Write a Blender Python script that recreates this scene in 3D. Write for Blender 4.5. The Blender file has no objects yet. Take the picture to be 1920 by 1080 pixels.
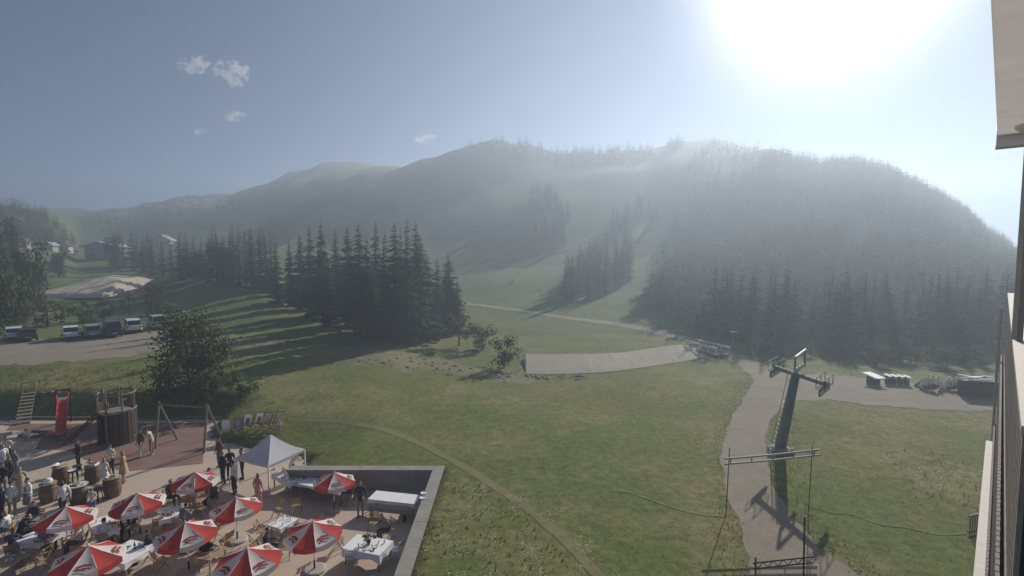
import bpy, bmesh, math, random
import numpy as np
from mathutils import Vector, Matrix, noise

R = math.radians
scene = bpy.context.scene
COL = scene.collection
rnd = random.Random(7)

# ------------------------------------------------------------------ camera, sky, sun, exposure
CAM_H, PITCH, FPX = 12.5, R(4.0), 960.0
cam_data = bpy.data.cameras.new('camera')
cam_data.sensor_width, cam_data.lens = 36.0, 18.0
cam_data.clip_start, cam_data.clip_end = 0.1, 8000.0
cam = bpy.data.objects.new('camera', cam_data)
COL.objects.link(cam)
cam.location = (0, 0, CAM_H)
cam.rotation_euler = (R(90) - PITCH, 0, 0)
scene.camera = cam

SUN_AZ, SUN_EL = R(31.0), R(26.0)
SUN_DIR = Vector((math.sin(SUN_AZ) * math.cos(SUN_EL), math.cos(SUN_AZ) * math.cos(SUN_EL), math.sin(SUN_EL)))
AUREOLE = (42.0, 2.5)
world = bpy.data.worlds.new('World')
scene.world = world
world.use_nodes = True
wn = world.node_tree.nodes
wl = world.node_tree.links
wn.clear()
w_out = wn.new('ShaderNodeOutputWorld')
w_bg = wn.new('ShaderNodeBackground')
w_sky = wn.new('ShaderNodeTexSky')
w_sky.sky_type = 'NISHITA'
w_sky.sun_disc = False
w_sky.sun_elevation = SUN_EL
w_sky.sun_rotation = SUN_AZ
w_sky.altitude = 2500
w_sky.air_density = 0.5
w_sky.dust_density = 0.0
w_sky.ozone_density = 4.0
w_bg.inputs['Strength'].default_value = 0.05
# the bright aureole of the sun, round its true direction
w_tc = wn.new('ShaderNodeTexCoord')
w_dot = wn.new('ShaderNodeVectorMath')
w_dot.operation = 'DOT_PRODUCT'
w_dot.inputs[1].default_value = SUN_DIR
wl.new(w_tc.outputs['Generated'], w_dot.inputs[0])


def w_math(op, a, b=0.0):
    m = wn.new('ShaderNodeMath')
    m.operation = op
    for s, v in enumerate((a, b)):
        if isinstance(v, (int, float)): m.inputs[s].default_value = v
        else: wl.new(v, m.inputs[s])
    return m.outputs[0]


w_c = w_math('SUBTRACT', 1.0, w_dot.outputs['Value'])          # about half the squared angle
w_core = w_math('MULTIPLY', w_math('EXPONENT', w_math('MULTIPLY', w_c, -1.0 / 0.0085)), AUREOLE[0])
w_wide = w_math('MULTIPLY', w_math('EXPONENT', w_math('MULTIPLY', w_math('SQRT', w_math('MAXIMUM', w_c, 0.0)), -1.0 / 0.075)), AUREOLE[1])
w_sum = w_math('ADD', w_core, w_wide)
w_tint = wn.new('ShaderNodeVectorMath')
w_tint.operation = 'SCALE'
w_tint.inputs[0].default_value = (1.0, 0.95, 0.92)
wl.new(w_sum, w_tint.inputs['Scale'])
w_add = wn.new('ShaderNodeVectorMath')
wl.new(w_sky.outputs[0], w_add.inputs[0])
wl.new(w_tint.outputs[0], w_add.inputs[1])
wl.new(w_add.outputs[0], w_bg.inputs['Color'])
wl.new(w_bg.outputs[0], w_out.inputs['Surface'])

sun_data = bpy.data.lights.new('sun', 'SUN')
sun_data.energy = 4.2
sun_data.angle = R(0.5)
sun_data.color = (1.0, 0.93, 0.83)
sun = bpy.data.objects.new('sun', sun_data)
COL.objects.link(sun)
sun.location = SUN_DIR * 300
sun.rotation_euler = (-SUN_DIR).to_track_quat('-Z', 'Y').to_euler()

HAZE_DENSITY, HAZE_G = 0.0025, 0.47
HAZE_COLOR = (0.68, 0.82, 1.0)

vs = scene.view_settings
vs.view_transform = 'Standard'
vs.look = 'None'
vs.gamma = 1.0
vs.use_curve_mapping = False
vs.exposure = 0.6

# ------------------------------------------------------------------ helpers
CP, SP = math.cos(PITCH), math.sin(PITCH)


def proj(x, y, z):
    """world point -> pixel of the 1920x1080 photograph"""
    d = y * CP - (z - CAM_H) * SP
    u = y * SP + (z - CAM_H) * CP
    return 960 + FPX * x / d, 540 - FPX * u / d


def ray(px, py):
    a, b = (px - 960) / FPX, (540 - py) / FPX
    return a, CP + b * SP, -SP + b * CP


def at_z(px, py, z):
    rx, ry, rz = ray(px, py)
    t = (z - CAM_H) / rz
    return Vector((rx * t, ry * t, z))


def z_of(py, y):
    """height that shows at picture row py at depth y"""
    k = (540 - py) / FPX
    return CAM_H + y * (k * CP - SP) / (CP + k * SP)


def srgb(*c):
    return tuple(((v / 255) / 12.92 if v / 255 <= 0.04045 else ((v / 255 + 0.055) / 1.055) ** 2.4) for v in c)


def tag(o, label=None, cat=None, group=None, kind=None):
    if label: o['label'] = label
    if cat: o['category'] = cat
    if group: o['group'] = group
    if kind: o['kind'] = kind
    return o


def empty(name, loc=(0, 0, 0), rz=0.0, parent=None):
    o = bpy.data.objects.new(name, None)
    o.empty_display_size = 0.2
    COL.objects.link(o)
    o.location = loc
    o.rotation_euler = (0, 0, rz)
    if parent: o.parent = parent
    return o


def copy_tree(o, parent=None):
    c = o.copy()
    COL.objects.link(c)
    if parent: c.parent = parent
    for ch in list(o.children):
        copy_tree(ch, c)
    return c


def link_mesh(name, me, parent=None, loc=None, rz=None):
    o = bpy.data.objects.new(name, me)
    COL.objects.link(o)
    if parent: o.parent = parent
    if loc is not None: o.location = loc
    if rz is not None: o.rotation_euler = (0, 0, rz)
    return o


class MB:
    """collects verts and faces of one mesh"""

    def __init__(self):
        self.v, self.f, self.mi = [], [], []

    def add(self, verts, faces, mi=0):
        b = len(self.v)
        self.v += [tuple(p) for p in verts]
        self.f += [tuple(i + b for i in f) for f in faces]
        self.mi += [mi] * len(faces)

    def box(self, c, s, rz=0.0, mi=0, rx=0.0, ry=0.0):
        m = Matrix.Translation(c) @ Matrix.Rotation(rz, 4, 'Z') @ Matrix.Rotation(ry, 4, 'Y') @ Matrix.Rotation(rx, 4, 'X')
        hx, hy, hz = s[0] / 2, s[1] / 2, s[2] / 2
        vs_ = [m @ Vector((a * hx, b * hy, c_ * hz)) for a in (-1, 1) for b in (-1, 1) for c_ in (-1, 1)]
        self.add(vs_, [(0, 1, 3, 2), (4, 6, 7, 5), (0, 4, 5, 1), (2, 3, 7, 6), (0, 2, 6, 4), (1, 5, 7, 3)], mi)

    def tube(self, pts, rad, n=8, mi=0, cap=True):
        pts = [Vector(p) for p in pts]
        if not hasattr(rad, '__len__'): rad = [rad] * len(pts)
        rings = []
        prev = None
        for i, p in enumerate(pts):
            t = (pts[min(i + 1, len(pts) - 1)] - pts[max(i - 1, 0)])
            t = t.normalized() if t.length > 1e-9 else Vector((0, 0, 1))
            if prev is None:
                a = t.orthogonal().normalized()
            else:
                a = prev - t * prev.dot(t)
                a = a.normalized() if a.length > 1e-6 else t.orthogonal().normalized()
            prev = a
            b = t.cross(a)
            rings.append([p + (a * math.cos(2 * math.pi * k / n) + b * math.sin(2 * math.pi * k / n)) * rad[i] for k in range(n)])
        vs_ = [q for r in rings for q in r]
        fs = []
        for i in range(len(rings) - 1):
            for k in range(n):
                fs.append((i * n + k, i * n + (k + 1) % n, (i + 1) * n + (k + 1) % n, (i + 1) * n + k))
        if cap:
            fs.append(tuple(range(n - 1, -1, -1)))
            fs.append(tuple((len(rings) - 1) * n + k for k in range(n)))
        self.add(vs_, fs, mi)

    def lathe(self, prof, n=16, c=(0, 0, 0), mi=0, cap=True):
        vs_, fs = [], []
        for r, z in prof:
            for k in range(n):
                a = 2 * math.pi * k / n
                vs_.append((c[0] + r * math.cos(a), c[1] + r * math.sin(a), c[2] + z))
        for i in range(len(prof) - 1):
            for k in range(n):
                fs.append((i * n + k, i * n + (k + 1) % n, (i + 1) * n + (k + 1) % n, (i + 1) * n + k))
        if cap:
            fs.append(tuple(range(n - 1, -1, -1)))
            fs.append(tuple((len(prof) - 1) * n + k for k in range(n)))
        self.add(vs_, fs, mi)

    def ball(self, c, r, n=10, m=7, mi=0):
        prof = [(max(1e-4, math.sin(math.pi * i / m)), -math.cos(math.pi * i / m)) for i in range(m + 1)]
        if not hasattr(r, '__len__'): r = (r, r, r)
        vs_, fs = [], []
        for q, z in prof:
            for k in range(n):
                a = 2 * math.pi * k / n
                vs_.append((c[0] + r[0] * q * math.cos(a), c[1] + r[1] * q * math.sin(a), c[2] + r[2] * z))
        for i in range(m):
            for k in range(n):
                fs.append((i * n + k, i * n + (k + 1) % n, (i + 1) * n + (k + 1) % n, (i + 1) * n + k))
        self.add(vs_, fs, mi)

    def mesh(self, name, mats=(), smooth=False):
        me = bpy.data.meshes.new(name)
        me.from_pydata(self.v, [], self.f)
        if not isinstance(mats, (list, tuple)): mats = [mats]
        for m in mats: me.materials.append(m)
        if len(mats) > 1: me.polygons.foreach_set('material_index', self.mi)
        if smooth: me.polygons.foreach_set('use_smooth', [True] * len(me.polygons))
        me.update()
        return me

    def build(self, name, mats=(), parent=None, loc=None, rz=None, smooth=False):
        return link_mesh(name, self.mesh(name, mats, smooth), parent, loc, rz)


def mat(name, col, rough=0.8, var=0.25, scale=3.0, bump=0.0, metal=0.0, col2=None, detail=5.0, obj_var=0.0, trans=0.0, spec=0.3, coords='Object'):
    m = bpy.data.materials.new(name)
    m.use_nodes = True
    n, l = m.node_tree.nodes, m.node_tree.links
    b = n['Principled BSDF']
    b.inputs['Roughness'].default_value = rough
    b.inputs['Metallic'].default_value = metal
    b.inputs['Specular IOR Level'].default_value = spec
    tc = n.new('ShaderNodeTexCoord')
    nz = n.new('ShaderNodeTexNoise')
    nz.inputs['Scale'].default_value = scale
    nz.inputs['Detail'].default_value = detail
    nz.inputs['Roughness'].default_value = 0.62
    if coords == 'World':
        g = n.new('ShaderNodeNewGeometry')
        l.new(g.outputs['Position'], nz.inputs['Vector'])
    else:
        l.new(tc.outputs[coords], nz.inputs['Vector'])
    rp = n.new('ShaderNodeValToRGB')
    rp.color_ramp.elements[0].position = 0.3
    rp.color_ramp.elements[1].position = 0.7
    c2 = col2 or tuple(min(1, c * (1 + var)) for c in col)
    c1 = tuple(c * (1 - var) for c in col) if col2 is None else col
    rp.color_ramp.elements[0].color = (*c1, 1)
    rp.color_ramp.elements[1].color = (*c2, 1)
    l.new(nz.outputs[0], rp.inputs[0])
    last = rp.outputs[0]
    if obj_var:
        oi = n.new('ShaderNodeObjectInfo')
        mp = n.new('ShaderNodeMapRange')
        mp.inputs['To Min'].default_value = 1 - obj_var
        mp.inputs['To Max'].default_value = 1 + obj_var
        l.new(oi.outputs['Random'], mp.inputs['Value'])
        hs = n.new('ShaderNodeHueSaturation')
        l.new(mp.outputs[0], hs.inputs['Value'])
        l.new(last, hs.inputs['Color'])
        last = hs.outputs[0]
    l.new(last, b.inputs['Base Color'])
    if bump:
        bp = n.new('ShaderNodeBump')
        bp.inputs['Strength'].default_value = bump
        bp.inputs['Distance'].default_value = 0.05
        l.new(nz.outputs[0], bp.inputs['Height'])
        l.new(bp.outputs[0], b.inputs['Normal'])
    if trans:
        out = n['Material Output']
        tr = n.new('ShaderNodeBsdfTranslucent')
        mx = n.new('ShaderNodeMixShader')
        mx.inputs[0].default_value = trans
        l.new(last, tr.inputs['Color'])
        l.new(b.outputs[0], mx.inputs[1])
        l.new(tr.outputs[0], mx.inputs[2])
        l.new(mx.outputs[0], out.inputs['Surface'])
    return m


def sstep(a, b, v):
    t = np.clip((v - a) / (b - a), 0, 1)
    return t * t * (3 - 2 * t)


# ------------------------------------------------------------------ terrain
WALL_X, WALL_Y = -3.62, 26.55          # outer edges of the terrace wall
KNOT_Y = np.array([70, 86, 108, 138, 178, 228, 290, 430.0])
PROFILE = {
    -900: [None, 585, 535, 480, 430, 400, 395, 400],
    -300: [None, 585, 535, 475, 410, 372, 380, 395],
    0: [None, 588, 552, 508, 440, 386, 400, 398],
    90: [None, 590, 556, 518, 468, 415, 405, 394],
    150: [None, 592, 560, 528, 495, 468, 440, 394],
    250: [None, 592, 556, 528, 498, 468, 438, 388],
    330: [None, 585, 542, 510, 480, 450, 420, 371],
    400: [None, 578, 532, 500, 470, 440, 408, 366],
    480: [None, 576, 535, 505, 465, 430, 390, 350],
    560: [None, 584, 550, 515, 468, 415, 360, 320],
    640: [None, 590, 558, 520, 465, 402, 340, 307],
    720: [None, 592, 560, 520, 460, 395, 322, 310],
    800: [None, 592, 560, 515, 450, 380, 298, 330],
    870: [None, 592, 557, 508, 438, 362, 276, 330],
    930: [None, 592, 554, 500, 425, 345, 258, 330],
    980: [None, 592, 552, 496, 420, 340, 270, 330],
    1050: [None, 592, 550, 490, 412, 335, 284, 340],
    1200: [None, 590, 545, 483, 402, 325, 284, 340],
    1270: [None, 588, 538, 472, 386, 308, 268, 340],
    1340: [None, 585, 530, 460, 370, 295, 262, 340],
    1440: [None, 575, 510, 430, 345, 280, 300, 380],
    1490: [None, 572, 504, 424, 350, 298, 330, 390],
    1540: [None, 570, 500, 420, 354, 312, 340, 390],
    1600: [None, 570, 500, 420, 352, 308, 340, 390],
    1660: [None, 571, 502, 424, 362, 322, 350, 400],
    1720: [None, 573, 507, 434, 380, 350, 380, 420],
    1800: [None, 580, 520, 460, 418, 396, 420, 440],
    1860: [None, 587, 536, 488, 460, 446, 455, 460],
    1910: [None, 592, 548, 506, 490, 482, 476, 470],
    2100: [None, 594, 563, 540, 525, 515, 500, 470],
    2900: [None, 594, 563, 540, 525, 515, 500, 470],
}
PU = np.array(sorted(PROFILE), float)
PZ = np.array([[(1.2 if v is None else z_of(v, KNOT_Y[j])) for j, v in enumerate(PROFILE[int(u)])] for u in PU])


WAVES = [(0.3, 0.034, 0.9), (1.25, 0.052, 0.4), (2.2, 0.072, 0.55), (0.8, 0.11, 0.3), (2.75, 0.14, 0.25), (-0.35, 0.19, 0.18), (1.9, 0.25, 0.1)]


def z_near(x, y):
    x, y = np.asarray(x, float), np.asarray(y, float)
    left = sstep(-8.5, -14.0, x)
    z = 1.0 - 0.95 * left * (1 - sstep(31.0, 37.5, y))            # the lawn sinks to the terrace beside the pavilion
    bank = left * (0.25 * sstep(37.6, 41.0, y) + 0.45 * sstep(41, 50, y))
    edge = sstep(-19.0, -23.0, x)
    z = z * (1 - edge) + edge * (1.3 * sstep(37.7, 40.8, y))
    z = z + bank + 0.05 * edge
    z = z + 0.08 * np.sin(x * 0.31 + 1.3) * np.sin(y * 0.23) * sstep(28, 34, y) * sstep(-24, -8, x)
    z = z + 0.6 * sstep(4.0, 22.0, x) * (1 - sstep(20, 45, y)) * 0
    return z


def zt(x, y):
    """terrain height"""
    x, y = np.broadcast_arrays(np.asarray(x, float), np.asarray(y, float))
    u = 960 + FPX * x / np.maximum(y, 1.0)
    u = np.clip(u, PU[0], PU[-1])
    i = np.clip(np.searchsorted(PU, u) - 1, 0, len(PU) - 2)
    t = (u - PU[i]) / (PU[i + 1] - PU[i])
    t = t * t * (3 - 2 * t) * 0.6 + t * 0.4
    zk = PZ[i] * (1 - t)[..., None] + PZ[i + 1] * t[..., None]
    zn = z_near(x, np.minimum(y, 70.0))
    zk = zk.copy()
    zk[..., 0] = zn
    ly = np.log(np.clip(y, 70, KNOT_Y[-1]))
    lk = np.log(KNOT_Y)
    j = np.clip(np.searchsorted(lk, ly) - 1, 0, len(lk) - 2)
    s = (ly - lk[j]) / (lk[j + 1] - lk[j])
    yy = np.clip(y, 70, KNOT_Y[-1])
    s = (yy - KNOT_Y[j]) / (KNOT_Y[j + 1] - KNOT_Y[j])
    a = np.take_along_axis(zk, j[..., None], -1)[..., 0]
    b = np.take_along_axis(zk, (j + 1)[..., None], -1)[..., 0]
    z = a * (1 - s) + b * s
    amp = sstep(80, 160, y)
    for a, k, m in WAVES:
        z = z + amp * m * np.sin(k * (x * math.cos(a) + y * math.sin(a)) + 7 * a + 1.1 * np.sin(k * 0.4 * (y * math.cos(a) - x * math.sin(a))))
    z = z + sstep(220, 420, y) * (1.3 * np.sin(x * 0.083 + 1.0) * np.sin(x * 0.031) + 0.8 * np.sin(x * 0.21 + y * 0.02) + 0.45 * np.sin(x * 0.47))
    z = np.where(y > KNOT_Y[-1], np.maximum(z - (y - KNOT_Y[-1]) * 0.25, 0.5), z)
    return z


def ground(px, py, dz=0.0, ymax=1500):
    """where the ray of a pixel meets the terrain"""
    rx, ry, rz = ray(px, py)
    ts = np.concatenate([np.linspace(4, 120, 500), np.linspace(120.5, ymax, 1200)]) / ry
    d = CAM_H + rz * ts - zt(rx * ts, ry * ts)
    k = np.argmax(d < 0)
    if d[k] >= 0:
        k = len(ts) - 1
    a, b = ts[max(k - 1, 0)], ts[k]
    for _ in range(12):
        m = (a + b) / 2
        if CAM_H + rz * m - float(zt(rx * m, ry * m)) < 0: b = m
        else: a = m
    return Vector((rx * b, ry * b, float(zt(rx * b, ry * b)) + dz))


def grid_mesh(name, X, Y, Z, m):
    nr, nc = X.shape
    v = np.stack([X, Y, Z], -1).reshape(-1, 3)
    idx = np.arange(nr * nc).reshape(nr, nc)
    q = np.stack([idx[:-1, :-1], idx[:-1, 1:], idx[1:, 1:], idx[1:, :-1]], -1).reshape(-1, 4)
    me = bpy.data.meshes.new(name)
    me.from_pydata(v.tolist(), [], q.tolist())
    me.materials.append(m)
    me.polygons.foreach_set('use_smooth', [True] * len(q))
    me.update()
    return me


def grass_material(name, base, dry, lush, s1, s2):
    m = bpy.data.materials.new(name)
    m.use_nodes = True
    n, l = m.node_tree.nodes, m.node_tree.links
    b = n['Principled BSDF']
    b.inputs['Roughness'].default_value = 0.95
    b.inputs['Specular IOR Level'].default_value = 0.1
    g = n.new('ShaderNodeNewGeometry')

    def nz(scale, detail=6, rough=0.6):
        t = n.new('ShaderNodeTexNoise')
        t.inputs['Scale'].default_value = scale
        t.inputs['Detail'].default_value = detail
        t.inputs['Roughness'].default_value = rough
        l.new(g.outputs['Position'], t.inputs['Vector'])
        return t

    def ramp(src, p0, p1):
        r = n.new('ShaderNodeMapRange')
        r.inputs['From Min'].default_value = p0
        r.inputs['From Max'].default_value = p1
        l.new(src, r.inputs['Value'])
        return r.outputs[0]

    def mix(f, a, b_):
        x = n.new('ShaderNodeMix')
        x.data_type = 'RGBA'
        l.new(f, x.inputs[0])
        for s, v in ((6, a), (7, b_)):
            if isinstance(v, tuple): x.inputs[s].default_value = (*v, 1)
            else: l.new(v, x.inputs[s])
        return x.outputs[2]

    a = nz(s1, 4)
    c = nz(s2, 8, 0.7)
    d = nz(2.2, 8, 0.75)
    e = mix(ramp(a.outputs[0], 0.38, 0.62), base, lush)
    e = mix(ramp(c.outputs[0], 0.46, 0.68), e, dry)
    dk = n.new('ShaderNodeMapRange')
    dk.inputs['From Min'].default_value = 0.3
    dk.inputs['From Max'].default_value = 0.7
    dk.inputs['To Min'].default_value = 0.6
    dk.inputs['To Max'].default_value = 1.4
    l.new(d.outputs[0], dk.inputs['Value'])
    hs = n.new('ShaderNodeHueSaturation')
    l.new(dk.outputs[0], hs.inputs['Value'])
    l.new(e, hs.inputs['Color'])
    l.new(hs.outputs[0], b.inputs['Base Color'])
    bp = n.new('ShaderNodeBump')
    bp.inputs['Strength'].default_value = 0.7
    bp.inputs['Distance'].default_value = 0.12
    l.new(d.outputs[0], bp.inputs['Height'])
    l.new(bp.outputs[0], b.inputs['Normal'])
    return m


M = {}
M['meadow'] = grass_material('meadow_grass', (0.155, 0.168, 0.052), (0.24, 0.215, 0.105), (0.118, 0.158, 0.044), 0.05, 0.16)
M['hill'] = grass_material('hill_grass', (0.12, 0.16, 0.052), (0.18, 0.18, 0.085), (0.095, 0.142, 0.042), 0.03, 0.08)

xs = np.concatenate([np.linspace(-150, -48, 52), np.arange(-47.62, 30, 0.5), np.linspace(30.5, 150, 80)])
ys = np.concatenate([np.linspace(-40, 6, 12), np.arange(7.05, 70.3, 0.5), [71.0]])
XX, YY = np.meshgrid(xs, ys)
ZZ = zt(XX, YY)
EDGE = [(-3.85, 2), (-3.85, 26.3), (-11.6, 26.6), (-12.2, 30.3), (-17, 32), (-20.4, 34.2), (-21.6, 37.6), (-70, 37.8), (-70, 2)]     # rim of the terrace


def in_poly(poly, X, Y):
    c = np.zeros(X.shape, bool)
    for i in range(len(poly)):
        (x1, y1), (x2, y2) = poly[i], poly[(i + 1) % len(poly)]
        if y1 == y2: continue
        c ^= ((y1 > Y) != (y2 > Y)) & (X < (x2 - x1) * (Y - y1) / (y2 - y1) + x1)
    return c


ins = in_poly(EDGE, XX, YY)
ZZ = np.where(ins, -0.3, ZZ)
tag(link_mesh('meadow', grid_mesh('meadow', XX, YY, ZZ, M['meadow'])), kind='structure')
tt = np.linspace(-2.2, 2.2, 380)
ys2 = np.concatenate([np.arange(70.2, 130, 1.5), np.geomspace(130, 560, 130)])
YY2, TT = np.meshgrid(ys2, tt, indexing='ij')
XX2 = TT * YY2
tag(link_mesh('hillside', grid_mesh('hillside', XX2, YY2, zt(XX2, YY2), M['hill'])), kind='structure')

# ------------------------------------------------------------------ haze
hz = MB()
hz.box((0, 265, 44.6), (2700, 640, 91.8))
hm = bpy.data.materials.new('haze_air')
hm.use_nodes = True
hn, hl = hm.node_tree.nodes, hm.node_tree.links
hn.remove(hn['Principled BSDF'])
pv = hn.new('ShaderNodeVolumePrincipled')
pv.inputs['Color'].default_value = (*HAZE_COLOR, 1)
pv.inputs['Density'].default_value = HAZE_DENSITY
pv.inputs['Anisotropy'].default_value = HAZE_G
hl.new(pv.outputs[0], hn['Material Output'].inputs['Volume'])
tag(hz.build('haze', hm), kind='stuff')

# ------------------------------------------------------------------ trees
M['bark'] = mat('bark', (0.06, 0.045, 0.033), 0.95, 0.4, 6)
M['spruce'] = mat('spruce_needles', (0.066, 0.088, 0.038), 0.9, 0.35, 1.2, col2=(0.115, 0.138, 0.064), obj_var=0.45, spec=0.1, trans=0.35)
M['leaf'] = mat('broad_leaves', (0.07, 0.092, 0.03), 0.85, 0.3, 1.5, col2=(0.115, 0.14, 0.05), obj_var=0.25, trans=0.25, spec=0.15)
M['leaf_dark'] = mat('dark_leaves', (0.06, 0.078, 0.028), 0.85, 0.3, 1.5, col2=(0.10, 0.115, 0.048), obj_var=0.25, trans=0.2, spec=0.15)
M['leaf_pale'] = mat('pale_leaves', (0.085, 0.105, 0.045), 0.85, 0.3, 1.5, col2=(0.15, 0.16, 0.075), obj_var=0.25, trans=0.3, spec=0.15)


def spruce_mesh(seed, tiers, per, sub, slim=0.2, bare=0.1):
    """unit-height spruce crown built of drooping boughs, each a few needle blades"""
    r = random.Random(seed)
    b = MB()
    lean = (r.uniform(-.02, .02), r.uniform(-.02, .02))
    for k in range(tiers):
        f = k / (tiers - 1)
        z0 = bare + (1 - bare) * (f ** 0.92)
        L0 = slim * (1 - f) ** 0.85 * (0.75 + 0.25 * math.sin(k * 2.1 + seed)) + 0.012
        if f < 0.12: L0 *= 0.7 + 2.2 * f
        n = max(4, int(per * (0.55 + 0.45 * (1 - f))))
        for j in range(n):
            a = 2 * math.pi * (j + r.random() * 0.8) / n + k * 0.7
            L = L0 * r.uniform(0.6, 1.18)
            if r.random() < 0.06: L *= 0.4
            zz = z0 + r.uniform(-.012, .012)
            ca, sa = math.cos(a), math.sin(a)
            droop = L * r.uniform(0.25, 0.6)
            p0 = Vector((lean[0] * zz, lean[1] * zz, zz))
            mid = Vector((p0.x + ca * L * .55, p0.y + sa * L * .55, zz - droop * .35))
            tip = Vector((p0.x + ca * L, p0.y + sa * L, zz - droop * 0.8 + L * .1))
            w = L * r.uniform(.2, .34)
            side = Vector((-sa, ca, 0)) * w
            dn = Vector((0, 0, -w * r.uniform(.4, .9)))
            b.add([p0, mid + side + dn, tip, mid - side + dn, mid], [(0, 1, 4), (1, 2, 4), (2, 3, 4), (3, 0, 4)])
            for q in range(sub):
                t = r.uniform(.3, 1.0)
                c = p0.lerp(tip, t)
                s2 = Vector((-sa, ca, 0)) * r.choice((-1, 1)) * L * r.uniform(.2, .42) * (1.15 - t * .6)
                e = c + s2 + Vector((ca, sa, 0)) * L * r.uniform(.0, .2) + Vector((0, 0, -L * r.uniform(.05, .28)))
                wv = Vector((ca, sa, r.uniform(-.8, .3))) * L * .11
                b.add([c - wv, c + wv, e], [(0, 1, 2)])
    b.add([(lean[0] - .004, lean[1], .96), (lean[0] + .004, lean[1], .96), (lean[0], lean[1], 1.02)], [(0, 1, 2)])
    return b


def trunk_mesh(seed, r0=0.014, top=0.9):
    b = MB()
    b.tube([(0, 0, -.02), (0, 0, .1), (0, 0, .5), (0, 0, top)], [r0 * 1.3, r0, r0 * .6, r0 * .15], 7)
    return b


SPRUCE_HI = [spruce_mesh(11 + i, 34, 17, 6, (.17, .2, .15, .185)[i], (.06, .1, .05, .08)[i]).mesh('spruce_crown', M['spruce']) for i in range(4)]
SPRUCE_MID = [spruce_mesh(31 + i, 22, 12, 3, (.17, .2, .15, .18)[i], .04).mesh('spruce_crown', M['spruce']) for i in range(4)]
SPRUCE_TRUNK = trunk_mesh(1).mesh('spruce_trunk', M['bark'])


def small_spruce(seed):
    b = spruce_mesh(seed, 11, 9, 0, .18 + .03 * math.sin(seed), .03)
    b.tube([(0, 0, -.02), (0, 0, .3)], [.014, .01], 4)
    return b


SPRUCE_LO = [small_spruce(51 + i) for i in range(4)]


def crown_blob(seed, n, leaf, shape, lobes=9, flat=1.0):
    """broadleaf crown: leaf-sized faces spread through uneven clumps; unit size"""
    r = random.Random(seed)
    b = MB()
    cl = []
    for k in range(lobes):
        a, z = r.uniform(0, 6.28), r.uniform(.12, .9)
        q = shape(z) * r.uniform(.25, .8)
        cl.append((Vector((math.cos(a) * q, math.sin(a) * q, z)), r.uniform(.14, .27)))
    for i in range(n):
        c, rad = cl[r.randrange(lobes)]
        d = Vector((r.gauss(0, 1), r.gauss(0, 1), r.gauss(0, 1))).normalized()
        p = c + d * rad * (r.random() ** .45)
        p.z = max(.01, p.z)
        nrm = (d + Vector((r.gauss(0, .6), r.gauss(0, .6), r.gauss(0, .6) + .4))).normalized()
        u = nrm.orthogonal().normalized()
        u.rotate(Matrix.Rotation(r.uniform(0, 6.28), 3, nrm))
        v = nrm.cross(u)
        s = leaf * r.uniform(.5, 1.3)
        b.add([p - u * s, p - v * s * .6, p + u * s, p + v * s * .6], [(0, 1, 2, 3)])
    return b, cl


def limbs(cl, r0=.02):
    b = MB()
    b.tube([(0, 0, -.04), (0.01, 0, .2), (0, .01, .55)], [r0 * 1.4, r0, r0 * .5], 7)
    for c, rad in cl:
        b.tube([(0, 0, min(.3, c.z * .5)), c * .6 + Vector((0, 0, c.z * .15)), c], [r0 * .6, r0 * .4, r0 * .15], 5)
    return b


ROUND = lambda z: math.sqrt(max(0, 1 - ((z - .5) / .55) ** 2)) * .5
BUSH = lambda z: math.sqrt(max(0, 1 - (z / 1.02) ** 2)) * .62
TALL = lambda z: math.sqrt(max(0, 1 - ((z - .5) / .52) ** 2)) * .3


def blob_set(seed, n, leaf, shape, m, lobes, cnt):
    out = []
    for i in range(cnt):
        b, cl = crown_blob(seed + i, n, leaf, shape, lobes)
        out.append((b.mesh('leaf_crown', m), limbs(cl).mesh('trunk', M['bark'])))
    return out


TREES_ROUND = blob_set(100, 2600, .03, ROUND, M['leaf_dark'], 13, 3)
TREES_TALL = blob_set(120, 1500, .03, TALL, M['leaf'], 10, 2)
SHRUBS = blob_set(140, 700, .045, BUSH, M['leaf'], 9, 3)
SHRUBS_PALE = blob_set(160, 700, .045, BUSH, M['leaf_pale'], 9, 3)
SHRUBS_DARK = blob_set(170, 700, .045, BUSH, M['leaf_dark'], 9, 3)


def tree(name, pair, loc, h, w, label, cat, group=None, trunk='trunk', crown='crown'):
    t = empty(name, loc, rnd.uniform(0, 6.28))
    t.scale = (w, w, h)
    tag(t, label, cat, group)
    link_mesh(crown, pair[0], t)
    link_mesh(trunk, pair[1], t)
    return t


def spruce(loc, h, label, group, hi=False, wide=1.0):
    k = rnd.randrange(4)
    return tree('spruce_tree', ((SPRUCE_HI if hi else SPRUCE_MID)[k], SPRUCE_TRUNK), loc, h, h * wide * rnd.uniform(.85, 1.4), label, 'spruce', group)


def inside(poly, x, y):
    c = False
    n = len(poly)
    for i in range(n):
        x1, y1 = poly[i]
        x2, y2 = poly[(i + 1) % n]
        if (y1 > y) != (y2 > y) and x < (x2 - x1) * (y - y1) / (y2 - y1) + x1: c = not c
    return c


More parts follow.
